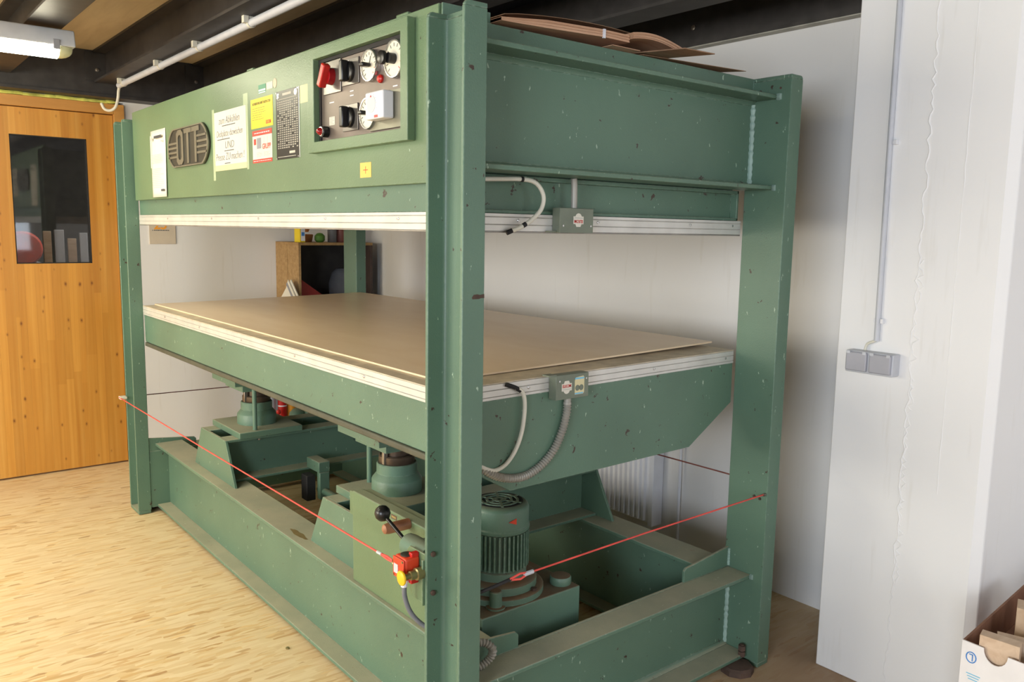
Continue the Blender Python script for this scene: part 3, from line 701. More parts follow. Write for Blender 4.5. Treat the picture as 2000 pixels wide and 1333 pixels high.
# oval maker's badge
B = empty('maker_badge', (-2.098, YP, 1.82), 'cast metal oval badge reading OTT on the press panel', 'badge')
def badge_outline(k=1.0, n=10):
    hw, hh, cw = .268 * k, .084 - (1 - k) * .10, .195 * k; pts = []
    for i in range(n + 1):
        a = R(-62 + 124 * i / n); pts.append((-2.098 + cw - .002 + (hw - cw) * (math.cos(a) - math.cos(R(62))) / (1 - math.cos(R(62))), 1.907 + hh * math.sin(a) / math.sin(R(62))))
    for i in range(n + 1):
        a = R(118 + 124 * i / n); pts.append((-2.098 - cw + .002 + (hw - cw) * (math.cos(a) + math.cos(R(62))) / (1 - math.cos(R(62))), 1.907 + hh * math.sin(a) / math.sin(R(62))))
    return pts
MB().prism(badge_outline(), 'y', YP - .008, YP - .0002).build('badge_ground', M['badge_dk'], B, bevel=.001)
o1, o2 = badge_outline(), badge_outline(.945); n = len(o1); b = MB()
vs = [(x, YP - .0125, z) for x, z in o1] + [(x, YP - .0125, z) for x, z in o2] + [(x, YP - .0078, z) for x, z in o1] + [(x, YP - .0078, z) for x, z in o2]
fs = []
for i in range(n):
    j = (i + 1) % n; fs += [(i, j, n + j, n + i), (i, 2 * n + i, 2 * n + j, j), (n + i, n + j, 3 * n + j, 3 * n + i)]
b.add(vs, fs).build('badge_rim', M['badge_lt'], B)
ya_, yb2 = YP - .0125, YP - .0081
b = MB()
ocx = -2.192; o_out = [(ocx - .045, 1.848), (ocx - .022, 1.832), (ocx + .022, 1.832), (ocx + .045, 1.848), (ocx + .045, 1.968), (ocx + .022, 1.982), (ocx - .022, 1.982), (ocx - .045, 1.968)]
o_in = [(ocx + (x - ocx) * .50, 1.907 + (z - 1.907) * .70) for x, z in o_out]; n = 8
vs = [(x, ya_, z) for x, z in o_out] + [(x, ya_, z) for x, z in o_in] + [(x, yb2, z) for x, z in o_out] + [(x, yb2, z) for x, z in o_in]; fs = []
for i in range(n):
    j = (i + 1) % n; fs += [(i, j, n + j, n + i), (i, 2 * n + i, 2 * n + j, j), (n + i, n + j, 3 * n + j, 3 * n + i)]
b.add(vs, fs).build('letter_o', M['badge_lt'], B)
for tx in (-2.085, -1.985):
    b = MB(); b.prism([(tx - .048, 1.982), (tx - .048, 1.962), (tx - .013, 1.962), (tx - .012, 1.835), (tx + .012, 1.835), (tx + .013, 1.962), (tx + .048, 1.962), (tx + .048, 1.982)], 'y', ya_, yb2); b.build('letter_t', M['badge_lt'], B)
for i in range(4):
    z = 1.868 + i * .020
    MB().box(-2.348, -2.237, ya_, yb2, z - .0045, z + .0045).build('badge_bar', M['badge_lt'], B)
    z = 1.872 + i * .023
    MB().box(-1.968, -1.848, ya_, yb2, z - .0045, z + .0045).build('badge_bar', M['badge_lt'], B)
# handwritten note in its taped sleeve
N = sheet('handwritten_note', -1.785, -1.452, 1.786, 2.015, M['paper'], 'cream handwritten note taped to the panel right of the oval badge', 'notice')
tape = plain('clear_tape', lin(176, 192, 158), .25, 0, .03)
MB().box(-1.785, -1.452, YP - .0009, YP - .0007, 1.786, 1.808).build('sleeve_edge', M['paper_b'], N)
MB().box(-1.475, -1.43, YP - .0011, YP - .0007, 1.79, 2.052).build('tape_strip', tape, N) if False else MB().box(-1.475, -1.430, YP - .0004, YP - .0001, 2.0155, 2.056).build('tape_strip', tape, N)
MB().box(-1.81, -1.7855, YP - .0004, YP - .0001, 1.75, 2.03).build('tape_strip', tape, N)
MB().box(-1.451, -1.432, YP - .0004, YP - .0001, 1.78, 2.0154).build('tape_strip', tape, N)
for (tx, z, sx_, size) in (('zum Abkühlen', 1.978, .95, .040), ('Deckplatte dazwischen', 1.928, .82, .036), ('UND', 1.882, 1.1, .040), ('Presse ZU machen !', 1.838, .92, .040)):
    text('handwriting', tx, size, (-1.625, YP - .0010, z), M['pencil'], N, shear=.15, sx=sx_, bold=-.0004)
for (x0, x1, z) in ((-1.70, -1.56, 1.958), (-1.755, -1.62, 1.907), (-1.68, -1.58, 1.861), (-1.68, -1.62, 1.813)): MB().box(x0, x1, YP - .0010, YP - .0007, z - .0015, z + .0015).build('underline', M['ink'], N)
# stickers
Y_ = sheet('yellow_notice', -1.403, -1.206, 1.921, 2.025, M['paper_y'], 'bright yellow printed notice stuck above the white and red sticker', 'sticker')
text('notice_title', 'BETRIEBSVORSCHRIFT HEIZPLATTEN', .0125, (-1.305, YP - .0008, 2.007), M['ink'], Y_, sx=.78)
lines(Y_, -1.39, -1.235, 1.948, 1.995, 6, M['ink'], th=.0012, jitter=.6)
text('notice_logo', 'ELKOM', .017, (-1.245, YP - .0008, 1.936), M['paper_r'], Y_, sx=.8, bold=.0006)
S = sheet('service_sticker', -1.393, -1.217, 1.798, 1.913, M['paper'], 'white sticker with red bands reading GRUPP, under the yellow notice', 'sticker')
MB().box(-1.393, -1.217, YP - .0010, YP - .0007, 1.894, 1.913).build('red_band', M['paper_r'], S); MB().box(-1.393, -1.217, YP - .0010, YP - .0007, 1.798, 1.811).build('red_band', M['paper_r'], S)
lines(S, -1.375, -1.235, 1.900, 1.907, 1, M['white'], th=.003, y=YP - .0011, jitter=.02); lines(S, -1.385, -1.225, 1.802, 1.807, 1, M['white'], th=.002, y=YP - .0011, jitter=.02)
MB().box(-1.381, -1.360, YP - .0010, YP - .0007, 1.863, 1.884).build('red_block', M['paper_r'], S); MB().box(-1.354, -1.315, YP - .0010, YP - .0007, 1.848, 1.886).build('grey_block', M['grey'], S)
for x in (-1.288, -1.258, -1.228): MB().box(x - .0006, x + .0006, YP - .0010, YP - .0007, 1.866, 1.888).build('thin_rule', M['ink_l'], S)
text('sticker_name', 'GRUPP', .026, (-1.266, YP - .0008, 1.853), M['paper_r'], S, sx=.95, bold=.0006)
lines(S, -1.355, -1.30, 1.818, 1.836, 4, M['ink_l'], th=.0013); lines(S, -1.29, -1.235, 1.818, 1.836, 4, M['ink_l'], th=.0013)
g = sheet('green_sticker', -1.328, -1.264, 2.039, 2.069, M['paper_g'], 'small green and white sticker above the yellow notice', 'sticker')
MB().box(-1.326, -1.266, YP - .0009, YP - .0007, 2.047, 2.053).build('white_band', M['white'], g); MB().box(-1.326, -1.266, YP - .0009, YP - .0007, 2.040, 2.0435).build('white_band', M['white'], g)
sheet('white_sticker', -1.256, -1.203, 2.046, 2.070, M['paper'], 'small blank white sticker right of the green one', 'sticker')
o = MB().lathe((-1.184, YP - .0002, 2.060), [(.016, 0), (.016, -.0006)], 20, 'y').build('round_sticker', plain('pale_pink_sticker', lin(214, 186, 160), .5, 0, .02)); tag(o, 'faded round sticker beside the small white one', 'sticker')
sheet('beige_sticker', -.985, -.918, 1.971, 2.027, M['paper_b'], 'beige blank sticker between black plate and control box', 'sticker')
o = sheet('orange_sticker', -.584, -.519, 1.716, 1.759, M['paper_o'], 'small orange sticker with a red plus below the control box', 'sticker')
MB().box(-.5525, -.5505, YP - .0010, YP - .0007, 1.727, 1.748).build('plus_bar', M['red'], o); MB().box(-.565, -.538, YP - .0010, YP - .0007, 1.7365, 1.7385).build('plus_bar', M['red'], o)
# black table plate
K = MB().box(-1.176, -.996, YP - .002, YP - .0001, 1.799, 2.027).build('pressure_chart', M['plate_blk'], FP, bevel=.0006)
b = MB()
for i in range(22):
    for j in range(10):
        if random.random() < .9: x = -1.163 + j * .0168; z = 1.835 + i * .0073; b.box(x, x + .0042, YP - .0024, YP - .0021, z, z + .0040); b.box(x + .0062, x + .0104, YP - .0024, YP - .0021, z, z + .0040)
o = b.build('chart_figures', M['figs'], K, smooth=0); o['kind'] = 'stuff'
b = MB(); b.box(-1.12, -1.05, YP - .0024, YP - .0021, 2.010, 2.018); b.box(-1.07, -1.025, YP - .0024, YP - .0021, 1.816, 1.824); b.box(-1.165, -1.01, YP - .0024, YP - .0021, 1.9985, 2.0000); b.box(-1.165, -1.02, YP - .0024, YP - .0021, 1.806, 1.808)
b.build('chart_title', M['figs'], K, smooth=0)
for x in (-1.158, -1.016): MB().lathe((x, YP - .0021, 2.012), [(.010, 0), (.010, -.0004)], 16, 'y').build('round_mark', M['chrome'], K)
MB().box(-.9955, -.990, YP - .0012, YP - .0001, 1.799, 2.027).build('chart_border', M['alu'], K)
for (x, z) in ((-1.172, 2.023), (-1.0, 2.023), (-1.172, 1.803), (-1.0, 1.803)): MB().lathe((x, YP - .002, z), [(.003, 0), (.003, -.001)], 8, 'y').build('rivet', M['chrome'], K)

# --- right end: heating connections
def conn_box(y0, y1, z0, z1, name, flip):
    x0, x1 = -.1705, -.139
    e = MB().box(x0, x1, y0, y1, z0, z1).build('terminal_box', M['box_grey'], P, bevel=.0012)
    b = MB(); b.box(x1, x1 + .0018, y0 - .001, y1 + .001, z0, z1 - .001); b.build('box_lid', M['box_grey'], e, bevel=.0008)
    zc = (z0 + z1) / 2; yc = y0 + (y1 - y0) * (.55 if flip else .32)
    for yy in (y0 + .012, y1 - .009): MB().lathe((x1 + .0018, yy, z0 + .02 if flip else z1 - .018), [(.003, 0), (.003, .0015)], 8, 'x').build('lid_screw', M['chrome'], e)
    b = MB(); pr = [(yc - .020, zc - .012), (yc + .020, zc - .012), (yc + .020, zc + .010), (yc + .012, zc + .010), (yc + .008, zc + .018), (yc - .008, zc + .018), (yc - .012, zc + .010), (yc - .020, zc + .010)]
    if flip: pr = [(2 * yc - y, 2 * zc - z) for y, z in pr]
    pr2 = []
    b.prism(pr, 'x', x1 + .0019, x1 + .0023)
    s = -1 if flip else 1
    b.lathe((x1 + .0019, yc, zc - s * .008), [(.013, 0), (.013, .00035)], 20, 'x')
    st = b.build('maker_sticker', M['paper'], e)
    text('sticker_name', 'ELKOM', .0125, (x1 + .0026, yc, zc + s * .002), M['red'], e, face='x', flip=flip, sx=.85, bold=.0003)
    MB().box(x1 + .0024, x1 + .0026, yc - .017, yc + .017, zc - s * .0075 - .0007, zc - s * .0075 + .0007).build('print_line', M['ink_l'], e)
    return e
e = conn_box(.436, .566, 1.566, 1.637, 'terminal_box', True)
MB().box(-.169, -.15, .41, .434, 1.5665, 1.571).build('box_foot', M['box_grey'], e)
MB().tube([(-.155, .505, 1.637), (-.155, .505, 1.66), (-.1545, .504, 1.70), (-.153, .50, 1.722)], .0095, 12).build('metal_conduit', M['flex'], e)
e = conn_box(.437, .566, 1.078, 1.152, 'terminal_box', False)
MB().box(-.17, -.14, .41, .44, 1.150, 1.154).build('box_foot', M['box_grey'], e)
st = MB().prism([(.511, 1.088), (.545, 1.088), (.549, 1.093), (.549, 1.138), (.545, 1.143), (.515, 1.140), (.510, 1.130)], 'x', -.1370, -.1366).build('faded_sticker', M['paper_b'], e)
MB().box(-.1366, -.1364, .511, .548, 1.134, 1.139).build('blue_band', M['skyblue'], st); MB().box(-.1366, -.1364, .511, .545, 1.089, 1.093).build('blue_band', M['skyblue'], st)
for yy in (.521, .537): MB().lathe((-.1366, yy, 1.108), [(.009, 0), (.009, .0003)], 16, 'x').build('grey_disc', M['box_grey'], st)
def smooth_path(pts, n=10):
    pts = [Vector(p) for p in pts]; out = []
    for i in range(len(pts) - 1):
        p0 = pts[max(i - 1, 0)]; p1 = pts[i]; p2 = pts[i + 1]; p3 = pts[min(i + 2, len(pts) - 1)]
        for k in range(n):
            t = k / n; out.append(.5 * ((2 * p1) + (p2 - p0) * t + (2 * p0 - 5 * p1 + 4 * p2 - p3) * t * t + (3 * p1 - p0 - 3 * p2 + p3) * t ** 3))
    out.append(pts[-1]); return out
def flex(name, pts, r, mat, par=P, pitch=.0085, amp=.17, n=10):
    path = smooth_path(pts, 40); L = 0; rs = []; pp = [path[0]]; acc = [0]
    for a, c in zip(path, path[1:]): L += (c - a).length; acc.append(L)
    m = int(L / (pitch / 2)); out = []; rr = []; j = 0
    for i in range(m + 1):
        s = L * i / m
        while j < len(acc) - 2 and acc[j + 1] < s: j += 1
        u = (s - acc[j]) / max(1e-9, acc[j + 1] - acc[j]); out.append(path[j].lerp(path[j + 1], min(max(u, 0), 1))); rr.append(r * (1 + (amp if i % 2 else -amp)))
    return MB().tube(out, rr, n).build(name, mat, par)
XS = -.158
MB().lathe((XS, .502, 1.076), [(.011, 0), (.011, -.012), (.0125, -.012), (.0125, -.020), (.010, -.022)], 14).build('hose_gland', M['flex'], P)
flex('corrugated_hose', [(XS, .502, 1.054), (XS, .500, 1.03), (XS, .485, .98), (XS - .002, .455, .925), (XS - .004, .41, .885), (XS - .006, .355, .862), (XS - .006, .30, .862), (XS - .01, .25, .875), (-.18, .20, .90), (-.23, .16, .91)], .0115, M['flex'])
MB().tube(smooth_path([(-.168, .275, 1.138), (-.160, .30, 1.128), (-.156, .325, 1.112), (-.155, .333, 1.07), (-.156, .325, 1.0), (-.160, .305, .945), (-.165, .275, .908), (-.168, .24, .895), (-.17, .21, .903), (-.18, .17, .925), (-.22, .14, .94)]), .0062, 10).build('white_cable', M['cream'], P)
MB().tube(smooth_path([(-.168, .273, 1.139), (-.160, .30, 1.1285), (-.1575, .318, 1.118)]), .0066, 10).build('cable_sleeve', M['black_matt'], P)
MB().tube(smooth_path([(-.150, .16, 1.703), (-.146, .22, 1.706), (-.142, .30, 1.709), (-.138, .345, 1.700), (-.136, .370, 1.668), (-.137, .365, 1.632), (-.140, .335, 1.602), (-.147, .300, 1.580), (-.158, .272, 1.568)]), .0062, 10).build('white_cable', M['cream'], P)
MB().tube([(-.1432, .315, 1.589), (-.1455, .305, 1.5828)], .0067, 10).build('cable_sleeve', M['black_matt'], P)
MB().tube([(-.156, .277, 1.570), (-.162, .262, 1.563)], .0067, 10).build('cable_sleeve', M['black_matt'], P)
b = MB(); b.lathe((-.142, .296, 1.709), [(.0076, -.004), (.0076, .004)], 10, 'y'); b.build('cable_clip', M['black_matt'], P)

# --- hydraulic power pack inside the right end of the base
HP = empty('power_pack', (-.38, .45, .03)); HP.parent = P; HP.location = Vector((-.38, .45, .03)) - ORIG[P.name]
MB().box(-.60, -.252, .262, .668, .031, .408).build('oil_tank', M['tank'], HP, bevel=.004)
MX_, MYc = -.405, .442
MB().lathe((MX_, MYc, .4085), [(.149, 0), (.149, .018), (.143, .022), (.126, .022), (.126, .046), (.118, .052), (.092, .054), (.092, .078), (.088, .082)], 40).build('motor_flange', M['tank'], HP)
MB().lathe((MX_, MYc, .488), [(.086, 0), (.086, .129)], 40).build('motor_body', M['green_dark'], HP)
for k in range(40):
    a = 2 * math.pi * k / 40; u = Vector((math.cos(a), math.sin(a), 0)); w = Vector((-u.y, u.x, 0))
    MB().obox(Vector((MX_, MYc, .555)) + u * .0925, u * .0068, w * .0026, (0, 0, .0585)).build('cooling_fin', M['green_dark'], HP)
MB().lathe((MX_, MYc, .616), [(.0985, 0), (.1005, .004), (.1005, .012), (.0975, .016), (.0975, .070), (.094, .080), (.086, .086), (.078, .088)], 40).build('fan_cowl', M['green_dark'], HP)
gr = MB().lathe((MX_, MYc, .7042), [(.0775, 0), (.0775, .0006)], 36).build('vent_recess', M['black_matt'], HP)
for r0, r1 in ((.064, .056), (.044, .036), (.022, .012)):
    b = MB(); n = 32; vs = []
    for r, z in ((r0, .7048), (r0, .7072), (r1, .7072), (r1, .7048)): vs += [(MX_ + r * math.cos(2 * math.pi * k / n), MYc + r * math.sin(2 * math.pi * k / n), z) for k in range(n)]
    fs = [(a * n + i, a * n + (i + 1) % n, ((a + 1) % 4) * n + (i + 1) % n, ((a + 1) % 4) * n + i) for a in range(4) for i in range(n)]
    b.add(vs, fs).build('vent_ring', M['green_dark'], gr)
for k in range(3):
    a = R(30 + 60 * k); u = Vector((math.cos(a), math.sin(a), 0)); MB().obox((MX_, MYc, .7060), u * .076, Vector((-u.y, u.x, 0)) * .004, (0, 0, .001)).build('vent_spoke', M['green_dark'], gr)
aa = R(-10); u = Vector((math.cos(aa), math.sin(aa), 0)); w = Vector((-u.y, u.x, 0)); c0 = Vector((MX_, MYc, .662)) + u * .0992
b = MB(); tri = [(-.018, 0), (.010, .010), (.010, -.010)]
b.add([c0 + w * p + Vector((0, 0, q)) for p, q in tri] + [c0 + u * .0006 + w * p + Vector((0, 0, q)) for p, q in tri], [(0, 1, 2), (3, 5, 4), (0, 3, 4, 1), (1, 4, 5, 2), (2, 5, 3, 0)]); b.build('red_arrow', M['redorange'], HP)
MB().lathe((-.305, .628, .4082), [(.034, 0), (.036, .003), (.036, .022), (.033, .027), (.02, .029)], 24).build('filler_cap', M['tank'], HP)
MB().lathe((-.292, .345, .4082), [(.030, 0), (.030, .004), (.020, .006), (.020, .052), (.017, .055)], 20).build('pipe_stub', M['tank'], HP)
MB().lathe((-.30, .60, .474), [(.010, 0), (.010, .012), (.004, .013)], 6).build('flange_bolt', M['steel'], HP) if False else None
for k in range(4):
    a = R(20 + 90 * k); MB().lathe((MX_ + .136 * math.cos(a), MYc + .136 * math.sin(a), .4310), [(.010, 0), (.010, .008), (.005, .009)], 6).build('flange_bolt', M['rust'], HP)
flex('corrugated_hose', [(-.13, .12, .415), (-.115, .16, .425), (-.10, .185, .405), (-.105, .18, .375), (-.12, .14, .352), (-.15, .09, .36)], .011, M['flex'])
MB().box(-.62, -.17, .255, 1.14, .0005, .006).build('dark_floor_sheet', plain('dark_sheet', lin(40, 36, 32), .5, 0, .2), HP)  # added dark sheet that blackens the floor inside the base
# --- control valve housing on the front of the right cross beam
VH = empty('valve_housing', (-.57, .14, .39)); VH.parent = P; VH.location = Vector((-.57, .14, .39)) - ORIG[P.name]
MB().box(-.780, -.300, .1125, .1525, .3885, .700).build('housing', M['green_clean'], VH, bevel=.004, seg=3)
MB().box(-.776, -.302, .1528, .180, .590, .696).build('housing_back', M['green_clean'], VH, bevel=.003)
MB().box(-.838, -.7805, .1325, .1525, .600, .682).build('side_block', M['green_clean'], VH, bevel=.003)
VX, VZ = -.300, .676
MB().lathe((VX, .045, VZ), [(.010, -.036), (.031, -.018), (.033, .0), (.033, .10)], 24, 'x').build('valve_boss', M['green_dark'], VH)
MB().box(-.29, -.24, .07, .1122, VZ - .02, VZ + .018).build('boss_bracket', M['green_dark'], VH)
lv = MB().tube([(VX - .024, .042, VZ + .004), (-.414, .024, .735)], .0058, 12).build('lever', M['black'], VH)
MB().lathe((-.424, .022, .741), [(.001, -.024), (.012, -.021), (.021, -.012), (.024, 0), (.021, .012), (.012, .021), (.001, .024)], 24, 'z').build('ball_knob', M['black'], lv)
MB().lathe((-.425, .112, .690), [(.0165, 0), (.0165, -.072), (.014, -.084), (.006, -.089)], 18, 'y').build('wooden_grip', M['handle'], VH)
tg = MB().box(-.527, -.494, .1117, .1124, .678, .692).build('type_plate', M['rust'], VH); MB().box(-.523, -.498, .1113, .1117, .682, .688).build('plate_field', M['brass'], tg)
# --- pull cord emergency switch on the near column
ES = empty('emergency_switch', (-.24, -.03, .62)); ES.parent = P; ES.location = Vector((-.24, -.03, .62)) - ORIG[P.name]
MB().prism([(-.166, .56), (-.166, .702), (-.246, .702), (-.258, .690), (-.258, .60), (-.235, .56)], 'y', .004, .010).build('bracket', M['green_clean'], ES, bevel=.001)
MB().box(-.1705, -.1645, -.006, .06, .560, .688).build('bracket_angle', M['green_clean'], ES, bevel=.001)
MB().box(-.248, -.192, -.0425, .0035, .628, .690).build('switch_body', M['redorange'], ES, bevel=.006, seg=3)
MB().box(-.2495, -.194, -.0475, -.0427, .630, .687).build('switch_cover', M['redorange'], ES, bevel=.002)
for (x, z) in ((-.204, .694), (-.206, .620)): MB().box(x - .008, x + .008, -.020, .0035, z - .007, z + .007).build('mounting_ear', M['red'], ES, bevel=.002)
MB().lathe((-.222, -.022, .6903), [(.016, 0), (.016, .003), (.012, .005)], 20).build('screw_plug', M['badge_dk'], ES)
MB().box(-.243, -.222, -.0484, -.0477, .642, .668).build('type_plate', M['lgrey'], ES)
for (x, z) in ((-.245, .635), (-.199, .682)): MB().lathe((x, -.0476, z), [(.0035, 0), (.0035, -.002)], 8, 'y').build('cover_screw', M['brass'], ES)
bt = MB().lathe((-.176, -.002, .650), [(.017, .004), (.017, -.018), (.0125, -.020), (.0125, -.036), (.008, -.037), (.008, -.058)], 24, 'y').build('button_barrel', M['brass'], ES)
MB().lathe((-.177, -.064, .650), [(.012, .006), (.0195, .003), (.0205, 0), (.0195, -.003), (.012, -.006), (.003, -.007)], 24, 'y').build('mushroom_button', M['yellow'], ES)
MB().lathe((-.222, -.028, .6275), [(.0125, 0), (.0125, -.012), (.0095, -.014), (.0095, -.026), (.007, -.028)], 10).build('cable_gland', M['white'], ES)
MB().tube(smooth_path([(-.222, -.028, .602), (-.222, -.026, .57), (-.214, -.014, .528), (-.198, .008, .495), (-.178, .035, .475), (-.172, .068, .455), (-.165, .09, .43)]), .0068, 12).build('switch_cable', M['cable_grey'], ES)
b = MB(); n = 12; b.tube([(-.272 + .009 * math.cos(2 * math.pi * k / n), -.030, .656 + .009 * math.sin(2 * math.pi * k / n)) for k in range(n + 1)], .0022, 6); b.tube([(-.263, -.030, .656), (-.248, -.030, .656)], .004, 8); b.build('eye_bolt', M['brass'], ES)
# cords round the machine
CRD = empty('trip_cord', (PX, 0, .64)); CRD.parent = P; CRD.location = Vector((PX, 0, .64)) - ORIG[P.name]
MB().box(-3.172, -3.128, -.034, -.0005, .622, .637).build('cord_anchor', M['cream'], CRD, bevel=.002)
MB().tube([(-3.160, -.0335, .631), (-1.7, -.032, .6415), (-.345, -.031, .656)], .0027, 8).build('front_cord', M['cord'], CRD)
b = MB(); b.tube([(-.345, -.031, .656), (-.305, -.031, .660), (-.279, -.030, .657)], .0032, 8); b.tube([(-.345, -.031, .655), (-.305, -.031, .652), (-.281, -.030, .653)], .0032, 8); b.build('cord_loop', M['cord'], CRD)
MB().tube([(-.362, -.0312, .6555), (-.338, -.031, .6562)], .0046, 8).build('ferrule', M['lgrey'], CRD)
MB().tube([(-.01, 1.322, .657), (-.004, .70, .657), (-.002, .23, .650)], .0027, 8).build('side_cord', M['cord'], CRD)
b = MB(); b.tube([(-.002, .235, .650), (-.002, .20, .656), (-.003, .165, .648)], .0032, 8); b.tube([(-.002, .235, .650), (-.002, .20, .640), (-.003, .165, .646)], .0032, 8); b.build('cord_loop', M['cord'], CRD)
MB().tube([(-.002, .215, .6495), (-.002, .245, .6505)], .006, 8).build('ferrule', M['lgrey'], CRD)
b = MB(); b.tube([(-.004, .17, .647), (-.01, .12, .638), (-.02, .068, .628)], .005, 8); b.build('cord_hook', M['black_matt'], CRD)
MB().tube([(-.008, 1.3285, .657), (-.008, 1.318, .657)], .006, 8).build('cord_pin', M['steel'], CRD)
MB().tube([(-.10, 1.403, .668), (-1.6, 1.403, .655), (-3.16, 1.403, .645)], .0028, 6).build('rear_cord', M['cord_dk'], CRD)
MB().tube([(-3.168, -.03, .6295), (-3.168, .7, .622), (-3.168, 1.403, .640)], .0028, 6).build('left_cord', M['cord_dk'], CRD)
for (y, z) in ((1.293, .630), (1.312, .626), ): pass
for (x, z) in ((-.052, .640), (-.028, .636)): MB().lathe((x, 1.3287, z), [(.005, 0), (.005, -.004)], 8, 'y').build('screw', M['rust'], P)
for (x, z) in ((-.118, 2.055), (-.040, 2.058)): MB().lathe((x, 1.3287, z), [(.004, 0), (.004, -.002)], 8, 'y').build('screw', M['rust'], P)

# ------------------------------------------------------------------ sheet lying on the lower platen
def brd(u, v):
    y = .122 + 1.225 * v; return (-2.985 + 2.70 * u, y, 1.1500 + .0088 * (y - .067) + .010 * v ** 1.6 + .0008 * math.sin(u * 9) * v)
o = MB().grid(brd, 14, 10, .0055).build('hardboard_sheet', M['board']); tag(o, 'large beige hardboard sheet lying on the lower platen of the press', 'board')

# ------------------------------------------------------------------ veneer on top of the press
def strip(name, e1, e2, camber, th, mat, label, grp='veneer on top of the press', n=10):
    def f(u, v):
        a = Vector(e1[0]).lerp(Vector(e1[1]), u); c = Vector(e2[0]).lerp(Vector(e2[1]), u); p = a.lerp(c, v)
        p.z += camber * 4 * v * (1 - v) + .012 * math.sin(u * math.pi) * (camber > 0); return tuple(p)
    o = MB().grid(f, n, n, th).build(name, mat); tag(o, label, 'veneer', grp); return o
pk = empty('veneer_bundle', (-.2, .44, 2.10), 'flat pale veneer bundle with a white tie on top of the press end', 'veneer', 'veneer on top of the press')
for k in range(6):
    def f(u, v, k=k):
        y = .20 + .475 * u; return (-.118 - .30 * v - .0015 * (k % 2), y, 2.1045 + .0145 * min(1, u * 1.3) ** 1.2 + k * .0036 * min(1, .35 + 2 * u) + .0036)
    MB().grid(f, 12, 3, .0030).build('veneer_leaf', M['veneer'], pk)
MB().box(-.1205, -.1145, .565, .573, 2.116, 2.141).build('paper_tie', M['white'], pk)
pk = empty('veneer_bundle', (-.2, .78, 2.10), 'short veneer bundle with its arched end edge facing the room, beside the flat one', 'veneer', 'veneer on top of the press')
for k in range(5):
    def f(u, v, k=k):
        y = .679 + .226 * u; return (-.108 - .34 * v + .0012 * (k % 2), y, 2.1195 + .022 * math.sin(math.pi * min(1, .22 + u * .78)) * (1 - .25 * v) + k * .0036)
    MB().grid(f, 14, 3, .0030).build('veneer_leaf', M['veneer'], pk)
strip('veneer_sheet', ((-.205, .26, 2.150), (-.195, 1.0, 2.160)), ((-.46, .26, 2.150), (-.46, 1.0, 2.160)), 0, .0016, M['veneer_dk'], 'thin dark veneer sheet lying loose on top of both pale bundles') if False else None
def f(u, v): return (-.195 - .26 * v, .27 + .72 * u, 2.1475 + .026 * math.sin(math.pi * u) ** .8 + .004 * u)
o = MB().grid(f, 16, 4, .0016).build('veneer_sheet', M['veneer_dk']); tag(o, 'thin dark veneer sheet bowed loosely over both pale bundles', 'veneer', 'veneer on top of the press')
strip('veneer_sheet', ((-.26, .70, 2.108), (-.015, .80, 2.108)), ((-.30, .80, 2.108), (-.012, .935, 2.110)), 0, .003, M['veneer_dk'], 'brown veneer piece with pointed corner under the bowed bundle end')
strip('veneer_sheet', ((-.20, .74, 2.1022), (-.142, .76, 2.1022)), ((-.20, 1.14, 2.106), (-.118, 1.24, 2.112)), 0, .0016, M['veneer_dk'], 'long narrow veneer strip lying lowest, reaching toward the rear column')
strip('veneer_sheet', ((-.24, .60, 2.1024), (-.112, .60, 2.1024)), ((-.24, .69, 2.1024), (-.112, .715, 2.1024)), 0, .0016, M['veneer'], 'short pale veneer tongue sticking out under the bowed bundle')

# ------------------------------------------------------------------ fluorescent lamps
def batten(loc, label):
    x, y, z = loc
    t = empty('fluorescent_lamp', loc, label, 'lamp', 'fluorescent lamps')
    L = 1.27
    prof = [(x - .066, z + .048), (x - .066, z + .057), (x - .053, z + .112), (x - .044, z + .121), (x + .044, z + .121), (x + .053, z + .112), (x + .066, z + .057), (x + .066, z + .048)]
    MB().prism(prof, 'y', y - L, y).build('housing', M['lgrey'], t, bevel=.004)
    pr = [(x + .0625 * math.cos(R(a)), z + .047 + .044 * math.sin(R(a))) for a in range(180, 361, 15)]
    MB().prism(pr, 'y', y - L + .06, y - .062).build('diffuser', M['tube'], t)
    rings = []
    for k in range(6):
        a = R(90 * k / 5); rings.append([(x + .062 * (0.25 + .75 * math.cos(a)) * math.cos(R(q)), y - .0615 + .058 * math.sin(a), z + .047 + .043 * (0.25 + .75 * math.cos(a)) * math.sin(R(q))) for q in range(180, 361, 15)])
    MB().rings(rings).build('lens_end', M['clear'], t)
    for yy in (y - .075, y - L / 2, y - L + .07): MB().box(x + .0645, x + .072, yy - .013, yy + .013, z + .031, z + .072).build('clip', M['grey'], t, bevel=.002)
    for yy in (y - .275, y - L + .2):
        MB().tube([(x, yy, z + .120), (x + .004, yy, z + .17), (x, yy, 2.60)], .0015, 5).build('hanger_wire', M['steel'], t)
    return t
L1 = batten((-2.54, -.303, 2.277), 'lit fluorescent batten lamp hanging on wires near the wooden door')
L2 = copy_tree(L1, (-1.2, -1.0, 2.277), 'second lit fluorescent batten lamp along the row, out in front of the press')
L3 = copy_tree(L1, (-2.54, -2.6, 2.277), 'third lit fluorescent batten lamp, far out in the room on the door side')
L4 = copy_tree(L1, (-.6, -2.8, 2.277), 'added unseen batten lamp far out in the room, lighting under the upper platen')  # added out of view to send low light onto the table

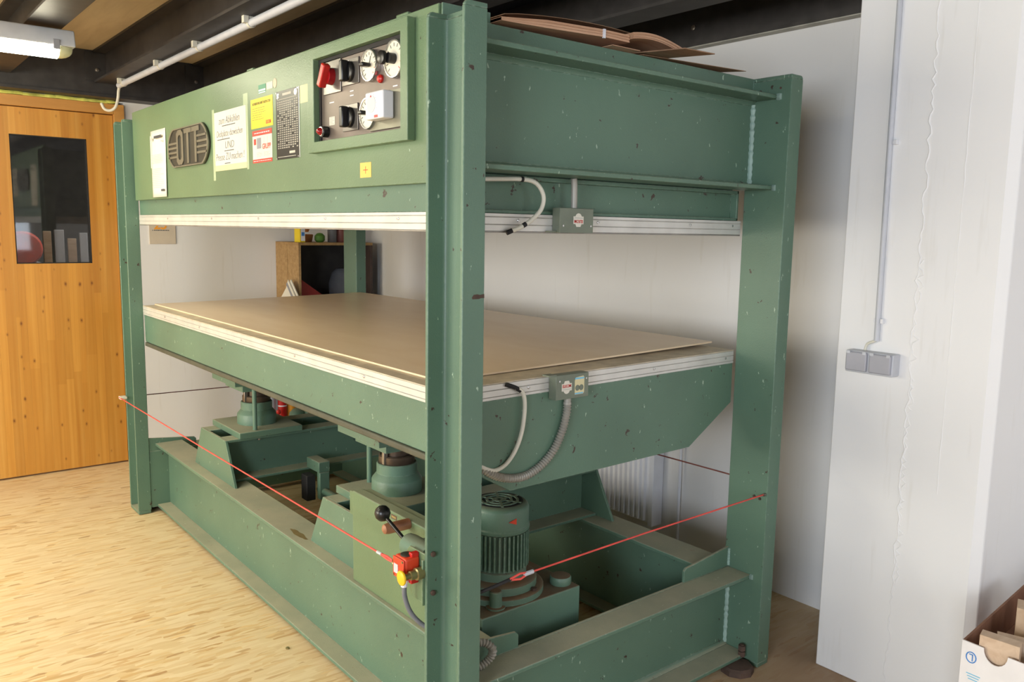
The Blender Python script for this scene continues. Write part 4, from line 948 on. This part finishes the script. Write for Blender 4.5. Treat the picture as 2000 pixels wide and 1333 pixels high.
# ------------------------------------------------------------------ conduit under the joist
CP = empty('conduit_pipe', (-2, .218, 2.386), 'white plastic conduit pipe clipped under the black ceiling joist', 'pipe')
MB().tube([(-3.83, .205, 2.388), (-2, .205, 2.388), (.9, .205, 2.388)], .0165, 14).build('pipe', M['lgrey'], CP)
for x in (-3.72, -3.0, -2.40, -1.78, -1.2, -.5):
    b = MB(); n = 10; b.rings([[(x + d, .205 + r * math.cos(R(q)), 2.388 + r * math.sin(R(q))) for q in range(0, 360, 30)] for d, r in ((-.008, .0168), (-.008, .0195), (.008, .0195), (.008, .0168))], cap=False)
    b.box(x - .012, x + .012, .170, .19, 2.385, 2.4128); b.box(x - .008, x + .008, .172, .24, 2.406, 2.4128); b.build('pipe_clip', M['cream'], CP)
MB().tube(smooth_path([(-3.82, .205, 2.385), (-3.845, .205, 2.36), (-3.86, .202, 2.31), (-3.875, .19, 2.265), (-3.89, .165, 2.245), (-3.90, .135, 2.252), (-3.905, .12, 2.285)]), .0085, 10).build('drop_cable', M['cream'], CP)

# ------------------------------------------------------------------ pier: double socket and its conduit
SK = empty('double_socket', (.245, 1.538, 1.11), 'grey double socket outlet with hinged lids on the white pier', 'socket')
MB().box(.168, .333, 1.490, 1.5378, 1.112, 1.186).build('socket_box', M['lgrey'], SK, bevel=.004, seg=3)
for x in (.169, .2515):
    e = MB().box(x + .003, x + .0775, 1.480, 1.4898, 1.118, 1.183).build('hinged_lid', M['lid'], SK, bevel=.005, seg=3)
    for dx in (.006, .062): MB().box(x + dx, x + dx + .013, 1.4785, 1.4802, 1.176, 1.186).build('hinge', M['lgrey'], e, bevel=.001)
CD = empty('wall_conduit', (.24, 1.53, 1.2), 'thin white conduit running up the pier above the double socket', 'pipe')
MB().tube([(.252, 1.5285, 1.222), (.247, 1.5285, 1.9), (.243, 1.5285, 2.6)], .0090, 12).build('pipe', M['lgrey'], CD)
for z in (1.29, 1.875):
    b = MB(); b.box(.262, .272, 1.522, 1.5378, z - .008, z + .008); b.box(.236, .262, 1.5285, 1.5378, z - .006, z + .006); b.build('pipe_clip', M['white'], CD, bevel=.001)
MB().tube(smooth_path([(.250, 1.527, 1.224), (.240, 1.527, 1.218), (.222, 1.526, 1.208), (.216, 1.524, 1.187)], 6), .0045, 8).build('cable', M['cream'], CD)

# ------------------------------------------------------------------ radiator on the back wall
RD = empty('radiator', (-1.3, 1.88, .12), 'white ribbed panel radiator on the back wall behind the press', 'radiator')
MB().box(-2.2, -1.03, 1.885, 1.945, .13, .72).build('panel', M['rad'], RD, bevel=.004)
k = 0; x = -2.18
while x < -1.05:
    MB().prism([(x, 1.8848), (x + .006, 1.872), (x + .018, 1.872), (x + .024, 1.8848)], 'z', .14, .71).build('fin', M['rad'], RD); x += .0335
MB().box(-1.028, -1.0, 1.875, 1.95, .12, .73).build('side_cover', M['rad'], RD, bevel=.003)
MB().tube([(-.88, 1.93, .0), (-.88, 1.93, .4), (-.88, 1.93, .62)], .007, 8).build('feed_pipe', M['rad'], RD)

# ------------------------------------------------------------------ wall card, cabinet and what stands round it
WC = MB().box(XL + .0005, XL + .008, .424, .590, 1.441, 1.66).build('wall_card', plain('beige_card', lin(204, 190, 170), .6, 0, .02)); tag(WC, 'beige card with an orange number hanging on the white left wall', 'card')
text('card_number', '25', .085, (XL + .0090, .495, 1.565), M['orange'], WC, face='x', bold=.002)
b = MB(); b.box(XL + .0081, XL + .0085, .442, .447, 1.528, 1.533)
yy = .452
while yy < .55: w = random.uniform(.008, .02); b.box(XL + .0081, XL + .0085, yy, yy + w, 1.5285, 1.5335); yy += w + .002
b.build('card_print', M['ink'], WC)
CBN = empty('chipboard_cabinet', (-3.93, 1.57, 0), 'open chipboard box cabinet standing against the left wall behind the press', 'cabinet')
cx0, cx1, cy0, cy1, ct = XL + .003, -3.745, 1.288, 1.865, 1.462
MB().box(cx0, -3.93, cy0, cy0 + .019, 0, ct - .019).build('side_panel', M['chip'], CBN, bevel=.001); MB().box(-3.927, cx1, cy0 + .001, cy0 + .019, 0, ct - .019).build('side_panel', M['chip'], CBN, bevel=.001)
MB().box(cx0, cx1, cy1 - .019, cy1, 0, ct - .019).build('side_panel', plain('shaded_board', lin(66, 52, 46), .6, 0, .1), CBN, bevel=.001)  # far panel coloured darker to give its shading
MB().box(cx0, cx1, cy0, cy1, ct - .0188, ct).build('top_panel', M['chip'], CBN, bevel=.001)
MB().box(cx0, cx1, cy0 + .0195, cy1 - .0195, .98, .998).build('shelf', M['chip'], CBN); MB().box(cx0, cx1, cy0 + .0195, cy1 - .0195, .04, .058).build('shelf', M['chip'], CBN)
MB().box(cx0, cx0 + .006, cy0 + .02, cy1 - .02, .06, ct - .02).build('back_panel', M['dark'], CBN)
def thing(o, label, cat, group=None): return tag(o, label, cat, group)
thing(MB().prism([(1.34, .9985), (1.62, .9985), (1.56, 1.06), (1.36, 1.20)], 'x', -4.0, -3.86).build('red_case', plain('dark_red_case', lin(150, 40, 36), .5, 0, .08), bevel=.006), 'dark red sloping case on the shelf inside the chipboard cabinet', 'case')
b = MB(); b.rings([[(-3.93 + .08 * k * math.cos(R(q)), 1.72 + .10 * k * math.sin(R(q)), z) for q in range(0, 360, 20)] for z, k in ((.9985, .8), (1.05, 1.05), (1.16, 1.1), (1.24, .85), (1.27, .5))])
thing(b.build('grey_bag', plain('grey_bag_cloth', lin(90, 92, 98), .8, 0, .1)), 'grey bag standing inside the chipboard cabinet at its right', 'bag')
# on top of the cabinet
t = thing(MB().box(-3.86, -3.77, 1.312, 1.352, ct + .0005, ct + .16).build('yellow_pack', M['paper_y'], bevel=.002), 'yellow and white packet at the left end of the cabinet top', 'packet')
MB().box(-3.77, -3.769, 1.320, 1.350, ct + .01, ct + .15).build('white_label', M['white'], t); MB().box(-3.769, -3.7685, 1.324, 1.346, ct + .045, ct + .07).build('blue_mark', M['blue'], t)
b = MB()
for k in range(9):
    a = random.uniform(0, 6.28); l = random.uniform(.03, .06); c = Vector((-3.90, 1.425, ct + .07)); d = Vector((math.cos(a), math.sin(a), random.uniform(.6, 1.4))).normalized(); s_ = Vector((-d.y, d.x, 0)).normalized() * .011
    b.obox(c + d * l * .7, d * l * .6, s_, d.cross(s_.normalized()) * .002)
b.lathe((-3.90, 1.425, ct + .0005), [(.035, 0), (.045, .05), (.04, .055)], 14)
thing(b.build('dried_bouquet', plain('dry_leaves', lin(176, 116, 66), .7, 0, .2)), 'brown dried leaves bunch standing on the cabinet top', 'dried plant')
thing(MB().lathe((-3.80, 1.475, ct + .0005), [(.02, 0), (.036, .015), (.036, .045), (.02, .062), (.004, .066)], 16).build('green_pot', plain('green_cloth', lin(76, 120, 40), .7, 0, .15)), 'small round green lump on the cabinet top beside dried leaves', 'pot')
for k, (y, c, l) in enumerate(((1.60, lin(120, 120, 122), 'grey tin standing on the cabinet top behind the rear column'), (1.67, lin(140, 84, 76), 'reddish tin standing on the cabinet top beside the grey one'))):
    thing(MB().lathe((-3.86, y, ct + .0005), [(.030, 0), (.032, .004), (.032, .12), (.030, .125)], 18).build('tin', plain('tin_%d' % k, c, .5, .1, .05)), l, 'tin', 'tins on the cabinet')
# newspaper stuck at the cabinet side on a low stand
t = empty('tool_stand', (-3.95, 1.16, 0), 'grey stand with a red handled tool beside the chipboard cabinet, seen under the platen', 'stand')
MB().box(-4.10, -3.80, 1.06, 1.27, 0, .60).build('stand_body', M['grey'], t, bevel=.006)
b = MB(); b.box(-4.09, -3.70, 1.20, 1.272, .605, .62); b.box(-4.09, -3.70, 1.20, 1.272, 1.03, 1.04); b.box(-4.09, -4.07, 1.20, 1.27, .62, 1.03); b.box(-3.72, -3.70, 1.20, 1.27, .62, 1.03); b.build('rack', M['chip'], t)
np_ = empty('newspaper', (-3.82, 1.24, 1.04), 'folded newspaper standing in the rack against the chipboard cabinet', 'newspaper')
MB().prism([(-3.96, 1.0405), (-3.63, 1.0405), (-3.69, 1.10), (-3.80, 1.205), (-3.83, 1.15)], 'y', 1.232, 1.238).build('front_page', M['paper'], np_)
MB().prism([(-3.90, 1.0405), (-3.60, 1.0405), (-3.68, 1.12), (-3.775, 1.208), (-3.80, 1.18)], 'y', 1.242, 1.248).build('back_page', M['paper'], np_)
MB().obox((-3.765, 1.2312, 1.125), Vector((.055, 0, -.055)), (0, .0005, 0), Vector((.008, 0, .008))).build('printed_picture', M['grey'], np_)
# odds and ends seen under the platen beyond the left cross beam
t = empty('canister_crate', (-3.5, 1.02, 0), 'grey crate with a red knobbed handle behind the left cylinder', 'crate')
MB().box(-3.62, -3.40, .925, 1.135, 0, .28).build('crate', M['grey'], t, bevel=.006)
MB().tube([(-3.425, .985, .281), (-3.425, .985, .355)], .006, 8).build('handle_rod', M['steel'], t)
MB().lathe((-3.425, .985, .372), [(.001, -.017), (.012, -.012), (.017, 0), (.012, .012), (.001, .017)], 14).build('red_knob', M['red'], t)
for k, (x, y, m, h, l) in enumerate(((-3.49, 1.040, 'red', .19, 'red canister with a white band standing on the grey crate'), (-3.49, 1.102, 'orange', .15, 'orange canister standing on the grey crate beside the red one'), (-3.51, .970, 'lgrey', .20, 'pale grey canister standing on the grey crate nearest the cylinder'))):
    c = thing(MB().lathe((x, y, .2805), [(.026, 0), (.0295, .004), (.0295, h - .02), (.02, h - .008), (.012, h)], 18).build('canister', M[m]), l, 'canister', 'canisters on the crate')
    if k == 0: MB().lathe((x, y, .2805 + h * .60), [(.0300, 0), (.0300, .008)], 18).build('white_band', M['white'], c)
t = empty('air_compressor', (-3.29, 1.10, 0), 'green rounded air pump standing behind the left cross beam', 'pump')
MB().lathe((-3.29, 1.10, 0), [(.085, 0), (.092, .01), (.092, .30), (.085, .315), (.07, .32)], 24).build('base_tank', M['green_dark'], t)
MB().lathe((-3.29, 1.055, .32), [(.050, 0), (.056, .03), (.050, .065), (.03, .088), (.01, .095)], 24).build('pump_head', M['green_dark'], t)
MB().lathe((-3.28, 1.135, .378), [(.036, -.045), (.048, -.028), (.048, .028), (.036, .045)], 24, 'x').build('motor_drum', M['green_dark'], t)
flex('pump_hose', [(-3.285, 1.185, .22), (-3.28, 1.205, .30), (-3.28, 1.205, .48)], .018, M['black_matt'], t, .012)
# ------------------------------------------------------------------ cardboard box of wood offcuts
BX = empty('offcut_box', (.9, 1.35, 0), 'white printed cardboard box of wood offcuts at the lower right', 'box')
O_ = Vector((.765, 1.112, 0)); U = Vector((.996, -.06, 0)).normalized(); V = Vector((-.075, .997, 0)).normalized(); HT = .5
BL, BW = .56, .42
def bp(a, c, z): return O_ + U * a + V * c + Vector((0, 0, z))
def wallp(p0, d, L_, th, nrm, mat, name, notch=None, h=HT):
    poly = [(0, 0), (L_, 0), (L_, h)]
    if notch:
        a0, a1, dp = notch; poly.append((a1, h))
        for k in range(1, 10): an = math.pi * k / 10; poly.append(((a0 + a1) / 2 + (a1 - a0) / 2 * math.cos(an), h - dp * math.sin(an)))
        poly.append((a0, h))
    poly.append((0, h)); n = len(poly)
    vs = [p0 + d * a + Vector((0, 0, z)) for a, z in poly] + [p0 + d * a + nrm * th + Vector((0, 0, z)) for a, z in poly]
    fs = [tuple(range(n)), tuple(range(2 * n - 1, n - 1, -1))] + [(i, i + n, (i + 1) % n + n, (i + 1) % n) for i in range(n)]
    return MB().add(vs, fs).build(name, mat, BX)
wallp(bp(0, 0, 0), U, BW, .004, V, M['card_w'], 'front_wall', (.055, .115, .036))
wallp(bp(0, .0042, 0), U, BW, .002, V, M['card'], 'front_lining', (.055, .115, .036))
wallp(bp(0, .007, 0), V, BL, .006, U, M['card'], 'side_wall'); wallp(bp(BW - .006, .007, 0), V, BL, .006, U, M['card'], 'side_wall'); wallp(bp(0, BL + .008, 0), U, BW, .006, V, M['card'], 'back_wall')
MB().add([bp(.007, .008, .40), bp(BW - .007, .008, .40), bp(BW - .007, BL, .40), bp(.007, BL, .40), bp(.007, .008, .01), bp(BW - .007, .008, .01), bp(BW - .007, BL, .01), bp(.007, BL, .01)], [(0, 1, 2, 3), (4, 7, 6, 5), (0, 4, 5, 1), (1, 5, 6, 2), (2, 6, 7, 3), (3, 7, 4, 0)]).build('filling', M['card'], BX)
def on_front(a, z, off=-.0008): return O_ + U * a + V * off + Vector((0, 0, z))
b = MB(); n = 28; b.tube([on_front(.026 + .0125 * math.cos(2 * math.pi * k / n), .461 + .0145 * math.sin(2 * math.pi * k / n)) for k in range(n + 1)], .0014, 6); b.build('ring_mark', M['blue'], BX)
b = MB(); b.tube([on_front(.0215, .4665), on_front(.0215, .4665) + Vector((0, 0, 0))], .001, 4) if False else None
b.tube([on_front(.0205, .4690), on_front(.0300, .4690)], .0013, 6) if False else None
b.tube([on_front(.0190, .4675), on_front(.0285, .4675), on_front(.0285, .4675)], .0013, 6) if False else None
b.obox(on_front(.0255, .4690), U * .0048, V * .0006, (0, 0, .0012)); b.obox(on_front(.0292, .4605), U * .0012, V * .0006, (0, 0, .0090)); b.build('printed_seven', M['blue'], BX)
for k in range(3): MB().obox(on_front(.035, .415 - k * .007), U * (.018 - .003 * k), V * .0005, (0, 0, .0011)).build('print_line', M['skyblue'], BX)
offs = [  # a, c, z, du(length), wid, hgt, rot, label
    (.085, .034, .512, .095, .040, .034, 8, 'square beech offcut poking through the hand hole of the box'),
    (.10, .115, .488, .085, .045, .036, 20, 'reddish offcut lying behind the one in the hand hole'),
    (.20, .055, .478, .06, .05, .03, -12, 'offcut lying low right of the hand hole piece'),
    (.105, .25, .535, .085, .07, .038, 14, 'pale upright offcut standing highest near the box side wall'),
    (.20, .18, .50, .08, .05, .035, -6, 'wide offcut in the middle of the box'),
    (.10, .36, .50, .085, .06, .04, 10, 'offcut at the back left of the box'),
    (.26, .33, .50, .08, .06, .04, -18, 'offcut at the back right of the box'),
    (.33, .10, .48, .06, .05, .035, 25, 'offcut in the front right corner of the box')]
for a, c, z, L_, w_, h_, r_, lab in offs:
    ce_ = bp(a, c, .40 + (z - .40) ); q = Matrix.Rotation(R(r_), 3, 'Z'); u_ = q @ U; v_ = q @ V; tilt = Matrix.Rotation(R(6 if a < .2 else -5), 3, u_)
    hz = (ce_.z + h_ / 2 - .4005) / 2
    o = MB().obox((ce_.x, ce_.y, .4005 + hz), u_ * L_ / 2, v_ * w_ / 2, (0, 0, hz)).build('wood_offcut', M['beech'], bevel=.0012)
    tag(o, lab, 'offcut', 'wood offcuts in the cardboard box')
# nut on the floor beside the press
o = MB().lathe((-1.162, .089, 0), [(.006, .0003), (.0075, .001), (.0075, .005), (.006, .006)], 6).build('hex_nut', M['brass']); tag(o, 'tiny brass nut lying on the floor beside the base beam', 'nut')
o.location.y -= .05
